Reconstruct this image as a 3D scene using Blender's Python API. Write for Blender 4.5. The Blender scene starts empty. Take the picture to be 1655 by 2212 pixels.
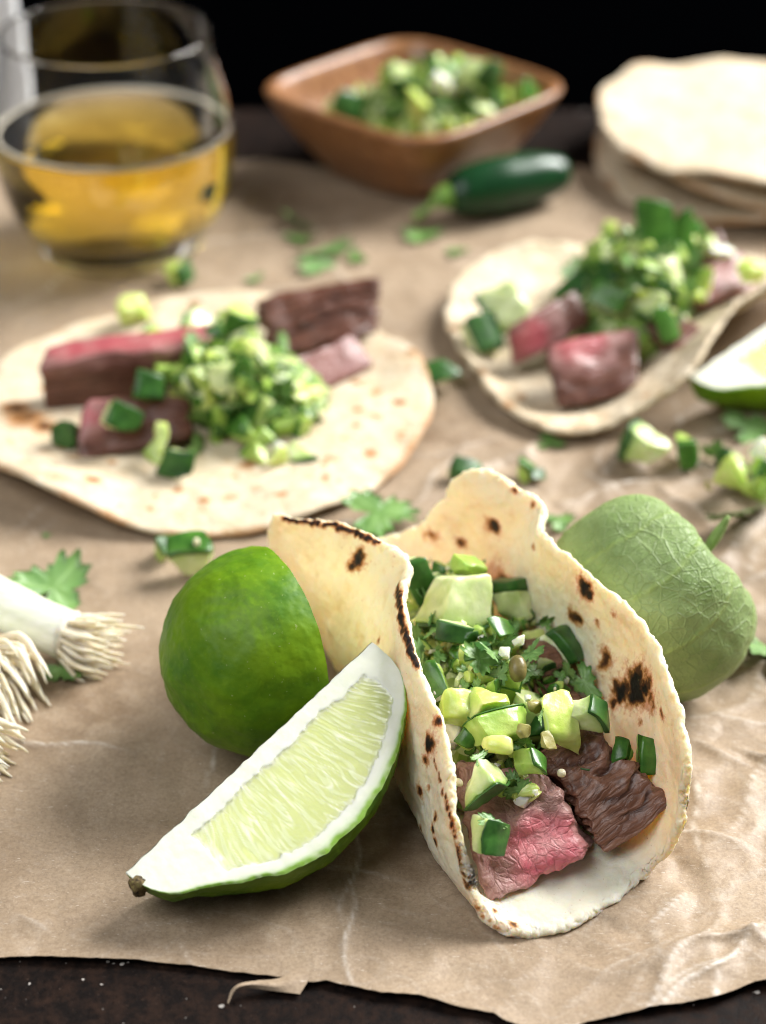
import bpy, math, random
import numpy as np
from mathutils import Vector, Matrix, Euler
random.seed(7); RNG = np.random.default_rng(7)
scene = bpy.context.scene
COL = scene.collection
S = 0.01                                   # all lengths below are centimetres
R_ = math.radians
# ------------------------------------------------------------------ camera
PITCH, VFOV, CAM_H = R_(32.0), R_(30.0), 29.0
PW, PH = 1655.0, 2212.0
FPX = PH / 2 / math.tan(VFOV / 2)
CAM = np.array([0, -CAM_H / math.tan(PITCH), CAM_H])
FWD = np.array([0, math.cos(PITCH), -math.sin(PITCH)]); UPV = np.array([0, math.sin(PITCH), math.cos(PITCH)]); RTV = np.array([1.0, 0, 0])
cam = bpy.data.cameras.new('camera'); camo = bpy.data.objects.new('camera', cam); COL.objects.link(camo)
camo.location = CAM * S; camo.rotation_euler = (math.pi / 2 - PITCH, 0, 0)
cam.sensor_fit = 'VERTICAL'; cam.sensor_height = 36; cam.lens = 18 / math.tan(VFOV / 2)
cam.clip_start = 0.01; cam.clip_end = 20
cam.dof.use_dof = True; cam.dof.focus_distance = 41.8 * S; cam.dof.aperture_fstop = 8.6; cam.dof.aperture_blades = 0
scene.camera = camo
# ------------------------------------------------------------------ light
world = bpy.data.worlds.new('World'); scene.world = world; world.use_nodes = True
world.node_tree.nodes['Background'].inputs[0].default_value = (1.0, 0.97, 0.93, 1)
world.node_tree.nodes['Background'].inputs[1].default_value = 0.10
def area(name, loc, target, size, size_y, power, color):
    l = bpy.data.lights.new(name, 'AREA'); l.shape = 'RECTANGLE'; l.size = size * S; l.size_y = size_y * S
    l.energy = power; l.color = color
    o = bpy.data.objects.new(name, l); COL.objects.link(o); o.location = Vector(loc) * S
    o.rotation_euler = (Vector(target) - Vector(loc)).to_track_quat('-Z', 'Y').to_euler()
    return o
area('window_light', (160, 105, 148), (2, 0, 0), 124, 124, 160.0, (1.0, 0.985, 0.96))
area('fill_light', (-38, -34, 70), (0, -6, 0), 56, 56, 4.3, (0.97, 0.985, 1.0))  # added fill from the front left, lifts the sides turned from the window
scene.view_settings.view_transform = 'Standard'; scene.view_settings.look = 'None'
scene.view_settings.exposure = 0.05; scene.view_settings.gamma = 1.0
scene.render.engine = 'CYCLES'
scene.cycles.use_denoising = True; scene.cycles.filter_width = 1.0; scene.cycles.adaptive_threshold = 0.025
scene.cycles.max_bounces = 10; scene.cycles.diffuse_bounces = 3; scene.cycles.glossy_bounces = 4; scene.cycles.transmission_bounces = 10; scene.cycles.transparent_max_bounces = 12
scene.cycles.sample_clamp_indirect = 6
# ------------------------------------------------------------------ helpers
def at(px, py, z=0.0):
    d = FWD + RTV * (px - PW / 2) / FPX - UPV * (py - PH / 2) / FPX
    return CAM + d * ((z - CAM[2]) / d[2])
def pj(P):
    v = np.asarray(P, float) - CAM; d = v @ FWD
    return np.stack([PW / 2 + FPX * (v @ RTV) / d, PH / 2 - FPX * (v @ UPV) / d, d], -1)
_perm = np.random.default_rng(3).permutation(256); _perm = np.concatenate([_perm] * 3)
_g = np.random.default_rng(4).normal(size=(256, 3)); _g /= np.linalg.norm(_g, axis=1)[:, None]
def pn(p):
    p = np.asarray(p, float); sh = p.shape[:-1]; p = p.reshape(-1, 3)
    i = np.floor(p).astype(int); f = p - i; i &= 255; u = f * f * f * (f * (f * 6 - 15) + 10)
    out = 0
    for dx in (0, 1):
        for dy in (0, 1):
            for dz in (0, 1):
                h = _perm[_perm[_perm[(i[:, 0] + dx) & 255] + ((i[:, 1] + dy) & 255)] + ((i[:, 2] + dz) & 255)]
                g = _g[h]
                w = (u[:, 0] if dx else 1 - u[:, 0]) * (u[:, 1] if dy else 1 - u[:, 1]) * (u[:, 2] if dz else 1 - u[:, 2])
                out = out + w * ((f - (dx, dy, dz)) * g).sum(1)
    return out.reshape(sh) * 1.6
def fbm(p, o=4, gain=.5):
    p = np.asarray(p, float); s = 0; a = 1
    for k in range(o): s = s + a * pn(p * 2 ** k + 17.3 * k); a *= gain
    return s
def nvec(p): p = np.asarray(p, float); return np.stack([pn(p), pn(p + 31.7), pn(p + 73.1)], -1)
def sstep(a, b, x): t = np.clip((x - a) / (b - a), 0, 1); return t * t * (3 - 2 * t)
def cr(P, t):                       # Catmull-Rom through control points P at parameters t in 0..1
    P = np.asarray(P, float); n = len(P); x = np.clip(np.asarray(t) * (n - 1), 0, n - 1 - 1e-9); i = x.astype(int); f = (x - i)
    f = f.reshape(f.shape + (1,) * (P.ndim - 1))
    ext = np.concatenate([[2 * P[0] - P[1]], P, [2 * P[-1] - P[-2]]])
    a, b, c, d = ext[i], ext[i + 1], ext[i + 2], ext[i + 3]
    return .5 * (2 * b + (c - a) * f + (2 * a - 5 * b + 4 * c - d) * f ** 2 + (3 * b - 3 * c + d - a) * f ** 3)
def make_mesh(name, V, F, mat, attrs=None, smooth=True, uv=None):
    me = bpy.data.meshes.new(name); me.from_pydata((np.asarray(V) * S).tolist(), [], F if isinstance(F, list) else F.tolist())
    if smooth: me.polygons.foreach_set('use_smooth', [True] * len(me.polygons))
    for k, a in (attrs or {}).items():
        at_ = me.attributes.new(k, 'FLOAT', 'POINT'); at_.data.foreach_set('value', np.asarray(a, np.float32).ravel())
    me.materials.append(MAT[mat] if isinstance(mat, str) else mat); me.update(); return me
def orient(V, F, ref):
    """turn all faces when they point against ref: a direction, or 'out' for a closed shape"""
    F = F if isinstance(F, list) else F.tolist()
    T = np.array([[f[0], f[k], f[k + 1]] for f in F for k in range(1, len(f) - 1)]); a, b, c = V[T[:, 0]], V[T[:, 1]], V[T[:, 2]]
    n = np.cross(b - a, c - a)
    v = ((a - V.mean(0)) * n).sum() if isinstance(ref, str) else (n @ np.asarray(ref, float)).sum()
    return [f[::-1] for f in F] if v < 0 else F
def tag(o, label=None, cat=None, group=None, kind=None):
    if label: o['label'] = label
    if cat: o['category'] = cat
    if group: o['group'] = group
    if kind: o['kind'] = kind
    return o
def obj(name, V, F, mat, parent=None, origin=None, attrs=None, smooth=True, ref=None):
    """one mesh object; V in world centimetres. With a parent the vertices are taken relative to the parent's origin"""
    V = np.asarray(V, float)
    if ref is not None: F = orient(V, F, ref)
    if parent is not None: org = np.array(parent.get('_o', (0, 0, 0)))
    elif origin is None: org = np.array([V[:, 0].mean(), V[:, 1].mean(), V[:, 2].min()])
    else: org = np.asarray(origin, float)
    o = bpy.data.objects.new(name, make_mesh(name, V - org, F, mat, attrs, smooth)); COL.objects.link(o)
    if parent is not None: o.parent = parent; ORG[o] = org; o['_o'] = org.tolist()
    else: o.location = org * S; o['_o'] = org.tolist()
    return o
ORG = {}
def empty(name, loc):
    o = bpy.data.objects.new(name, None); COL.objects.link(o); o.location = Vector(loc) * S; o['_o'] = list(map(float, loc)); o.empty_display_size = .01
    return o
def copy_tree(o, parent=None):
    c = o.copy(); COL.objects.link(c); c.parent = parent
    for ch in o.children: copy_tree(ch, c)
    return c
def gridF(n, m, off=0, flip=False, wrap=False):
    i = np.arange(n - 1)[:, None]; j = np.arange(m if wrap else m - 1)[None, :]; j2 = (j + 1) % m
    a = i * m + j; b = i * m + j2; c = (i + 1) * m + j2; d = (i + 1) * m + j
    q = np.stack([a, b, c, d], -1).reshape(-1, 4) + off
    return q[:, ::-1] if flip else q
def join(parts):
    V, F, k = [], [], 0
    for v, f in parts:
        V.append(np.asarray(v)); F += [[x + k for x in q] for q in (f.tolist() if hasattr(f, 'tolist') else f)]; k += len(v)
    return np.concatenate(V), F
def tube(pts, rad, ns=10, seg=16, cap=True, flat=1.0):
    t = np.linspace(0, 1, seg); P = cr(pts, t); r = np.interp(t, np.linspace(0, 1, len(rad)), rad) if len(rad) < 4 else cr(np.asarray(rad)[:, None], t)[:, 0]
    T = np.gradient(P, axis=0); T /= np.linalg.norm(T, axis=1)[:, None] + 1e-12
    ref = np.array([0, 0, 1.0]) if abs(T[:, 2]).mean() < .9 else np.array([1.0, 0, 0])
    A = np.cross(T, ref); A /= np.linalg.norm(A, axis=1)[:, None]; B = np.cross(A, T)
    th = np.linspace(0, 2 * math.pi, ns, endpoint=False)
    V = P[:, None] + r[:, None, None] * (A[:, None] * np.cos(th)[None, :, None] + B[:, None] * flat * np.sin(th)[None, :, None])
    F = gridF(seg, ns, wrap=True).tolist()
    if cap: F += [list(range(ns))[::-1], list(range((seg - 1) * ns, seg * ns))]
    return V.reshape(-1, 3), F
def lathe(prof, ns=64):
    prof = np.asarray(prof, float); th = np.linspace(0, 2 * math.pi, ns, endpoint=False)
    V = np.stack([prof[:, 0, None] * np.cos(th), prof[:, 0, None] * np.sin(th), prof[:, 1, None] + 0 * th], -1)
    return V.reshape(-1, 3), gridF(len(prof), ns, wrap=True, flip=True).tolist()
_cube = {}
def cube(n):
    """unit cube surface, n cells a side, welded: vertices in [-1,1]^3 and quads"""
    if n in _cube: return _cube[n]
    idx, V, F = {}, [], []
    L = np.linspace(-1, 1, n + 1); L = np.sign(L) * (1 - (1 - abs(L)) ** 1.35)
    def vid(p):
        k = tuple(np.round(p, 5))
        if k not in idx: idx[k] = len(V); V.append(k)
        return idx[k]
    for ax in range(3):
        for s in (-1, 1):
            for a in range(n):
                for b in range(n):
                    q = []
                    for da, db in ((0, 0), (1, 0), (1, 1), (0, 1)):
                        p = [0, 0, 0]; p[ax] = s; p[(ax + 1) % 3] = L[a + da]; p[(ax + 2) % 3] = L[b + db]; q.append(vid(p))
                    F.append(q if s > 0 else q[::-1])
    _cube[n] = (np.array(V, float), F); return _cube[n]
def rbox(n, r, lo=(-1, -1, -1), hi=(1, 1, 1)):
    """rounded box in parameter space between lo and hi"""
    V, F = cube(n); inner = np.clip(V, -1 + r, 1 - r); d = V - inner; L = np.linalg.norm(d, axis=1)[:, None]
    V = inner + np.where(L > 1e-9, d / np.maximum(L, 1e-9) * r, 0)
    lo, hi = np.array(lo, float), np.array(hi, float)
    return lo + (V + 1) / 2 * (hi - lo), F
def hexmap(U, C, bulge=0.0):
    """trilinear map of U in [-1,1]^3 on 8 corners C[x][y][z] (array 2,2,2,3)"""
    w = [(1 - U[:, k]) / 2 for k in range(3)]; out = 0
    for a in (0, 1):
        for b in (0, 1):
            for c in (0, 1):
                out = out + ((w[0] if a == 0 else 1 - w[0]) * (w[1] if b == 0 else 1 - w[1]) * (w[2] if c == 0 else 1 - w[2]))[:, None] * C[a, b, c]
    if bulge:
        n = (C[:, :, 1] - C[:, :, 0]).mean((0, 1)); out = out + n * (bulge * (1 - U[:, 0] ** 2) * (U[:, 2] + 1) / 2)[:, None]
    return out
def boxC(size, jit=0.0, taper=0.0):
    C = np.zeros((2, 2, 2, 3))
    for a in (0, 1):
        for b in (0, 1):
            for c in (0, 1):
                C[a, b, c] = [(a - .5) * size[0], (b - .5) * size[1] * (1 - taper * a), (c - .5) * size[2]]
    C = C + RNG.uniform(-1, 1, C.shape) * np.array(size) * jit * 1.6
    if jit > 0 and RNG.random() < .6:                      # cut a slope off one side: knife-cut wedges
        k, f = RNG.integers(2), RNG.uniform(.2, .75); C[k, :, 0] = C[k, :, 0] * (1 - f) + C[1 - k, :, 0] * f
    if jit > 0 and RNG.random() < .5:
        k, f = RNG.integers(2), RNG.uniform(.15, .6); C[:, k, 0] = C[:, k, 0] * (1 - f) + C[:, 1 - k, 0] * f
    return C
def place(C, loc, rot):
    M = np.array(Euler([R_(x) for x in rot]).to_matrix()); return C @ M.T + np.asarray(loc)
# ------------------------------------------------------------------ materials
MAT = {}
class NB:
    def __init__(s, name):
        s.m = bpy.data.materials.new(name); s.m.use_nodes = True; s.t = s.m.node_tree; s.n = s.t.nodes; s.b = s.n['Principled BSDF']; MAT[name] = s.m
        tc = s.n.new('ShaderNodeTexCoord'); mp = s.n.new('ShaderNodeMapping'); mp.inputs['Scale'].default_value = (100, 100, 100)
        s.l(tc.outputs['Object'], mp.inputs[0])
        oi = s.n.new('ShaderNodeObjectInfo'); ad = s.n.new('ShaderNodeVectorMath'); ad.operation = 'ADD'
        mm = s.n.new('ShaderNodeMath'); mm.operation = 'MULTIPLY'; mm.inputs[1].default_value = 37.0; s.l(oi.outputs['Random'], mm.inputs[0])
        s.l(mp.outputs[0], ad.inputs[0]); s.l(mm.outputs[0], ad.inputs[1]); s.co = ad.outputs[0]; s.rnd = oi.outputs['Random']; s.raw = mp.outputs[0]
    def l(s, a, b): s.t.links.new(a, b)
    def put(s, sock, v):
        if hasattr(v, 'node'): s.l(v, sock)
        elif isinstance(v, (tuple, list)) and len(v) == 3 and sock.type == 'RGBA': sock.default_value = (*v, 1)
        else: sock.default_value = v
    def noise(s, scale, detail=3, rough=.55, vec=None, dist=0):
        n = s.n.new('ShaderNodeTexNoise'); s.l(vec or s.co, n.inputs['Vector']); n.inputs['Scale'].default_value = scale; n.inputs['Detail'].default_value = detail; n.inputs['Roughness'].default_value = rough; n.inputs['Distortion'].default_value = dist
        return n.outputs['Fac']
    def vor(s, scale, feature='F1', vec=None, out='Distance', rand=1):
        n = s.n.new('ShaderNodeTexVoronoi'); n.feature = feature; s.l(vec or s.co, n.inputs['Vector']); n.inputs['Scale'].default_value = scale; n.inputs['Randomness'].default_value = rand
        return n.outputs[out]
    def stretch(s, sc, vec=None, rot=(0, 0, 0)):
        m = s.n.new('ShaderNodeMapping'); s.l(vec or s.co, m.inputs[0]); m.inputs['Scale'].default_value = sc; m.inputs['Rotation'].default_value = rot
        return m.outputs[0]
    def ramp(s, f, stops):
        n = s.n.new('ShaderNodeValToRGB'); s.put(n.inputs[0], f); e = n.color_ramp.elements
        while len(e) < len(stops): e.new(.5)
        for k, (p, c) in enumerate(stops):
            e[k].position = p; e[k].color = (*c, 1) if isinstance(c, tuple) else (c, c, c, 1)
        return n.outputs[0]
    def mix(s, f, a, b, mode='MIX'):
        n = s.n.new('ShaderNodeMix'); n.data_type = 'RGBA'; n.blend_type = mode; s.put(n.inputs[0], f); s.put(n.inputs[6], a); s.put(n.inputs[7], b); return n.outputs[2]
    def math(s, op, a, b=0.0):
        n = s.n.new('ShaderNodeMath'); n.operation = op; s.put(n.inputs[0], a); s.put(n.inputs[1], b); return n.outputs[0]
    def attr(s, name):
        n = s.n.new('ShaderNodeAttribute'); n.attribute_name = name; return n.outputs['Fac']
    def bump(s, h, strength=.5, dist=.05, prev=None):
        n = s.n.new('ShaderNodeBump'); s.put(n.inputs['Height'], h); n.inputs['Strength'].default_value = strength; n.inputs['Distance'].default_value = dist * S
        if prev is not None: s.l(prev, n.inputs['Normal'])
        return n.outputs[0]
    def set(s, **k):
        names = dict(color='Base Color', rough='Roughness', normal='Normal', sss='Subsurface Weight', spec='Specular IOR Level', coat='Coat Weight', coatr='Coat Roughness', trans='Transmission Weight', ior='IOR', metal='Metallic', sheen='Sheen Weight')
        for a, v in k.items():
            if a == 'radius': s.b.inputs['Subsurface Radius'].default_value = v; s.b.inputs['Subsurface Scale'].default_value = S
            else: s.put(s.b.inputs[names[a]], v)
        return s
# table: dark stone-like board with pale flecks
n = NB('table_dark')
c = n.mix(n.ramp(n.noise(3, 6, .7), [(.42, 0.0), (.68, 1.0)]), (.005, .003, .0025), (.022, .011, .007))
c = n.mix(n.ramp(n.noise(14, 3, .8), [(.66, 0.0), (.78, 1.0)]), c, (.12, .08, .06)); c = n.mix(n.ramp(n.noise(5, 1, .4), [(.76, 0.0), (.79, .9)]), c, (.5, .46, .42))
n.set(color=c, rough=n.ramp(n.noise(6, 4), [(.3, .5), (.7, .75)]), spec=.10, normal=n.bump(n.noise(12, 5, .7), .5, .03))
n = NB('backdrop_black'); n.set(color=(.0012, .0014, .002), rough=.95, spec=.0)
n = NB('board_white'); n.set(color=(.82, .84, .86), rough=.7)
# parchment
n = NB('parchment')
fib = n.noise(11, 5, .8); blot = n.noise(.55, 4, .6); mott = n.noise(3.2, 5, .7)
c = n.mix(n.ramp(blot, [(.3, 0.0), (.7, 1.0)]), (.315, .23, .15), (.41, .312, .215))
c = n.mix(n.ramp(fib, [(.40, .6), (.56, 0.0)]), c, (.22, .155, .10)); c = n.mix(n.ramp(n.noise(16, 3, .7), [(.56, 0.0), (.74, .5)]), c, (.52, .42, .32))
c = n.mix(n.ramp(mott, [(.55, 0.0), (.85, .2)]), c, (.5, .41, .31))
fl = n.noise(5, 2, .5, vec=n.stretch((1, 6, 1), rot=(0, 0, .7)), dist=1.5)
c = n.mix(n.ramp(fl, [(.68, 0.0), (.72, .7)]), c, (.66, .58, .50))
c = n.mix(n.math('MULTIPLY', n.attr('stain'), n.ramp(n.noise(1.4, 4), [(.38, 0.0), (.6, .65)])), c, (.155, .095, .05))
cs = n.math('MULTIPLY', n.attr('crease'), n.ramp(n.noise(4, 4, .7), [(.35, .2), (.6, 1.0)]))
c = n.mix(cs, c, (.72, .66, .59))
nm = n.bump(fib, .2, .012); nm = n.bump(n.noise(2.2, 3, .5), .25, .08, nm); nm = n.bump(n.vor(.75, 'DISTANCE_TO_EDGE', vec=n.mix(.25, n.co, n.n.new('ShaderNodeTexNoise').outputs['Color'])), .35, .25, nm)
n.set(color=c, rough=n.ramp(mott, [(.3, .46), (.7, .62)]), normal=nm, spec=.42)
# tortilla
n = NB('tortilla')
ch = n.attr('char'); fine = n.noise(9, 4, .7); big = n.noise(1.1, 3, .6)
c = n.mix(n.ramp(big, [(.35, 0.0), (.7, 1.0)]), (.87, .735, .50), (.89, .79, .60))
c = n.mix(n.ramp(n.noise(3.0, 4, .6), [(.52, 0.0), (.75, .55)]), c, (.74, .545, .27))
c = n.mix(n.attr('flour'), c, (.80, .735, .62))
k = n.math('ADD', ch, n.math('MULTIPLY', n.math('SUBTRACT', fine, .5), n.ramp(ch, [(0.0, 0.0), (.15, .9), (1.0, .9)])))
c = n.mix(n.ramp(k, [(.16, 0.0), (.34, .62), (.55, 1.0)]), c, (.50, .22, .055))
c = n.mix(n.ramp(k, [(.46, 0.0), (.72, 1.0)]), c, (.085, .030, .010))
c = n.mix(n.ramp(k, [(.80, 0.0), (1.0, 1.0)]), c, (.012, .008, .006))
c = n.mix(n.ramp(n.noise(14, 1, .5), [(.74, 0.0), (.79, .6)]), c, (.50, .30, .12))
nm = n.bump(n.noise(6, 5, .7), .5, .06); nm = n.bump(n.noise(1.6, 3, .5), .5, .2, nm)
n.set(color=c, rough=.62, spec=.3, normal=nm, sss=.6, radius=(.55, .33, .14))
n = NB('tortilla_dry')
ch = n.attr('char'); fine = n.noise(7, 4, .7)
c = n.mix(n.ramp(n.noise(1.0, 4, .65), [(.3, 0.0), (.7, 1.0)]), (.59, .465, .30), (.70, .61, .465))
c = n.mix(n.ramp(n.noise(2.6, 4, .6), [(.52, 0.0), (.72, .6)]), c, (.56, .38, .20)); c = n.mix(n.ramp(n.noise(3.4, 2, .5), [(.58, 0.0), (.7, .5)]), c, (.74, .69, .59))
k = n.math('ADD', ch, n.math('MULTIPLY', n.math('SUBTRACT', fine, .5), n.ramp(ch, [(0.0, 0.0), (.15, .8), (1.0, .8)])))
c = n.mix(n.ramp(k, [(.16, 0.0), (.36, .6), (.6, 1.0)]), c, (.42, .19, .06))
c = n.mix(n.ramp(k, [(.55, 0.0), (.85, 1.0)]), c, (.06, .025, .012))
nm = n.bump(n.noise(4, 5, .65), .5, .07); nm = n.bump(n.noise(1.2, 3, .5), .5, .2, nm)
n.set(color=c, rough=.7, spec=.25, normal=nm)
# lime
n = NB('lime_rind')
c = n.mix(n.ramp(n.noise(.7, 3, .6), [(.3, 0.0), (.72, 1.0)]), (.05, .155, .003), (.18, .315, .004))
c = n.mix(n.ramp(n.noise(7, 3, .6), [(.5, 0.0), (.8, .25)]), c, (.24, .38, .012))
c = n.mix(n.ramp(n.noise(10, 1, .4), [(.74, 0.0), (.78, .5)]), c, (.35, .42, .16))
v = n.vor(8, 'SMOOTH_F1'); nm = n.bump(v, .32, .025); nm = n.bump(n.noise(2.5, 3, .5), .2, .05, nm)
n.set(color=c, rough=.5, spec=.3, normal=nm)
n = NB('lime_pith')
c = n.mix(n.attr('rim'), (.80, .82, .69), (.24, .44, .05))
c = n.mix(n.ramp(n.noise(2.2, 4, .6), [(.5, 0.0), (.8, .5)]), c, (.66, .70, .46))
n.set(color=c, rough=.5, normal=n.bump(n.noise(9, 4, .6), .2, .03), sss=.4, radius=(.3, .32, .2))
n = NB('lime_pulp')
c = n.mix(n.attr('memb'), (.64, .69, .31), (.88, .90, .72))
c = n.mix(n.ramp(n.noise(1.2, 3, .6), [(.45, 0.0), (.75, .3)]), c, (.50, .58, .19))
n.set(color=c, rough=.2, spec=.55, normal=n.bump(n.noise(8, 3, .5), .2, .03), sss=.6, radius=(.45, .5, .15), coat=.3, coatr=.1)
n = NB('stem_brown')
n.set(color=n.ramp(n.noise(6, 4, .7), [(.35, (.03, .02, .01)), (.5, (.16, .11, .04)), (.7, (.34, .30, .09))]), rough=.8, normal=n.bump(n.noise(9, 4, .7), .8, .06))
# tomatillo husk
n = NB('husk')
vn = n.attr('vein')
dv = n.mix(.10, n.co, n.n.new('ShaderNodeTexNoise').outputs['Color'])
net = n.vor(2.6, 'DISTANCE_TO_EDGE', vec=dv); net2 = n.vor(6.5, 'DISTANCE_TO_EDGE', vec=dv)
l1 = n.ramp(net, [(0.0, 1.0), (.05, 0.0)]); l2 = n.ramp(net2, [(0.0, .8), (.09, 0.0)])
c = n.mix(n.ramp(n.noise(.8, 4, .6), [(.3, 0.0), (.7, 1.0)]), (.16, .25, .07), (.275, .37, .145))
c = n.mix(n.ramp(n.noise(.55, 2, .5), [(.58, 0.0), (.75, .5)]), c, (.10, .175, .045))
c = n.mix(n.math('MULTIPLY', l1, .26), c, (.34, .46, .18)); c = n.mix(n.math('MULTIPLY', vn, .5), c, (.33, .45, .11))
hh = n.math('ADD', n.math('MULTIPLY', l1, .8), n.math('ADD', n.math('MULTIPLY', l2, .45), vn))
nm = n.bump(n.noise(3.5, 4, .6), .5, .09); nm = n.bump(hh, .6, .045, nm)
n.set(color=c, rough=.5, spec=.35, normal=nm, sss=.12, radius=(.15, .25, .08))
# steak
def steak(name, pk_=1.0):
    n = NB(name); pk = n.attr('pink'); cx = n.n.new('ShaderNodeCombineXYZ')
    for k, q in enumerate(('fx', 'fy', 'fz')): n.l(n.attr(q), cx.inputs[k])
    v0 = cx.outputs[0]; warp = n.n.new('ShaderNodeTexNoise'); n.l(v0, warp.inputs['Vector']); warp.inputs['Scale'].default_value = 2.2
    v1 = n.mix(.18, v0, warp.outputs['Color'])
    fib = n.noise(9, 4, .6, vec=n.stretch((.10, 1, 1), vec=v1)); cell = n.vor(6.5, 'DISTANCE_TO_EDGE', vec=n.stretch((.16, 1, 1), vec=v1)); f2 = n.noise(13, 3, .6); big = n.noise(1.3, 3, .6)
    edge = n.ramp(cell, [(0.0, 1.0), (.10, .25), (.22, 0.0)])
    base = n.ramp(fib, [(.28, (.085, .032, .019)), (.5, (.20, .085, .05)), (.72, (.34, .175, .115))])
    pink = n.ramp(big, [(.30, (.62, .11, .15)), (.5, (.70, .21, .23)), (.72, (.77, .42, .40))])
    grey = n.ramp(big, [(.30, (.33, .16, .14)), (.55, (.48, .28, .25)), (.75, (.60, .41, .37))])
    c = n.mix(n.ramp(pk, [(.10, 0.0), (.36, 1.0)]), base, grey); c = n.mix(n.ramp(pk, [(.5, 0.0), (.95, 1.0)]), c, pink)
    c = n.mix(n.math('MULTIPLY', edge, .32), c, n.mix(n.ramp(pk, [(.1, 0.0), (.4, 1.0)]), (.10, .04, .025), (.40, .13, .15)))
    c = n.mix(n.ramp(f2, [(.62, 0.0), (.78, .35)]), c, (.78, .60, .54))
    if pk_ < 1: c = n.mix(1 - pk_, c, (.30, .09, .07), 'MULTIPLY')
    c = n.mix(n.attr('groove'), c, (.05, .018, .012))
    nm = n.bump(n.ramp(cell, [(0.0, 0.0), (.16, 1.0)]), .4, .04); nm = n.bump(fib, .7, .06, nm); nm = n.bump(f2, .35, .03, nm)
    n.set(color=c, rough=n.ramp(f2, [(.35, .28), (.65, .55)]), spec=.42, normal=nm, coat=.22, coatr=.18)
steak('steak'); steak('steak_shaded', .45)  # second copy: same meat, shade on the rear pieces multiplied into its colour
# produce
def flesh(name, a, b, sss=.5, rough=.22, bs=4.0, dark=None):
    n = NB(name); c = n.mix(n.ramp(n.noise(1.6, 3, .6), [(.3, 0.0), (.7, 1.0)]), a, b)
    c = n.mix(n.math('MULTIPLY', n.attr('peelward'), .75), c, (.22, .42, .05))
    if dark: c = n.mix(n.ramp(n.rnd, [(.3, 0.0), (1.0, .55)]), c, dark)
    n.set(color=c, rough=rough + .08, spec=.38, normal=n.bump(n.noise(bs, 4, .6), .35, .06), sss=sss, radius=(.3, .38, .12), coat=.12, coatr=.1)
flesh('cucumber_flesh', (.50, .62, .22), (.76, .81, .50))
flesh('tomatillo_flesh', (.42, .56, .09), (.68, .75, .28), .55, .18)
flesh('pepper_flesh', (.24, .41, .055), (.48, .60, .16), .35, .22)
flesh('seed_gel', (.62, .68, .12), (.74, .78, .30), .6, .12)
flesh('onion', (.70, .74, .60), (.82, .82, .70), .5, .2)
flesh('olive', (.23, .20, .05), (.36, .33, .10), .1, .28)
flesh('caper_green', (.13, .105, .03), (.23, .19, .065), .05, .3)
flesh('seed', (.72, .64, .42), (.80, .74, .55), .3, .4)
flesh('chop_green', (.10, .26, .03), (.34, .50, .11), .3, .25, dark=(.03, .10, .015))
n = NB('minced')
vc = n.n.new('ShaderNodeTexVoronoi'); n.l(n.co, vc.inputs['Vector']); vc.inputs['Scale'].default_value = 4.5
sx = n.n.new('ShaderNodeSeparateColor'); n.l(vc.outputs['Color'], sx.inputs[0])
c = n.ramp(sx.outputs[0], [(0.0, (.02, .07, .012)), (.25, (.06, .17, .02)), (.5, (.22, .40, .05)), (.75, (.50, .62, .18)), (1.0, (.74, .78, .52))])
c = n.mix(n.ramp(n.noise(3, 3), [(.4, 0.0), (.7, .5)]), c, (.30, .42, .09))
nm = n.bump(vc.outputs['Distance'], .9, .12); nm = n.bump(n.noise(7, 4), .5, .05, nm)
n.set(color=c, rough=.3, spec=.45, normal=nm)
def skin(name, a, b, rough=.2):
    n = NB(name); c = n.mix(n.ramp(n.noise(2.4, 4, .6), [(.3, 0.0), (.75, 1.0)]), a, b); n.set(color=c, rough=rough + .06, spec=.4, normal=n.bump(n.noise(5, 3), .2, .03))
skin('cucumber_peel', (.012, .055, .010), (.05, .16, .024), .3)
skin('pepper_skin', (.028, .10, .014), (.085, .22, .03), .2)
skin('jalapeno_skin', (.004, .030, .010), (.008, .062, .017), .2)
n = NB('cilantro')
c = n.mix(n.ramp(n.noise(1.5, 3), [(.3, 0.0), (.7, 1.0)]), (.055, .155, .025), (.16, .29, .065)); c = n.mix(n.math('MULTIPLY', n.rnd, .5), c, (.20, .36, .13))
c = n.mix(n.attr('vein'), c, (.25, .42, .14))
n.set(color=c, rough=.38, spec=.45, normal=n.bump(n.noise(4, 3), .3, .05))
n = NB('scallion')
c = n.mix(n.ramp(n.noise(1.2, 3, .6, vec=n.stretch((.4, 6, 6))), [(.35, 0.0), (.7, 1.0)]), (.74, .76, .60), (.84, .84, .74)); n.set(color=c, rough=.3, spec=.5, sss=.5, radius=(.4, .4, .25), normal=n.bump(n.noise(2, 3, .6, vec=n.stretch((.3, 8, 8))), .2, .03))
n = NB('root'); c = n.mix(n.ramp(n.noise(2.5, 3), [(.35, 0.0), (.7, 1.0)]), (.74, .64, .46), (.86, .81, .68)); n.set(color=c, rough=.45, sss=.4, radius=(.25, .2, .1), normal=n.bump(n.noise(6, 3), .3, .03))
# bowl
n = NB('bowl_wood')
g = n.noise(1.6, 5, .6, vec=n.stretch((.35, 3.2, 1.2), vec=n.raw, rot=(0, 0, .6)), dist=.6)
c = n.ramp(g, [(.28, (.14, .052, .018)), (.5, (.27, .115, .042)), (.72, (.40, .20, .085))])
n.set(color=c, rough=.36, spec=.5, normal=n.bump(g, .25, .05), coat=.15, coatr=.25)
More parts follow.
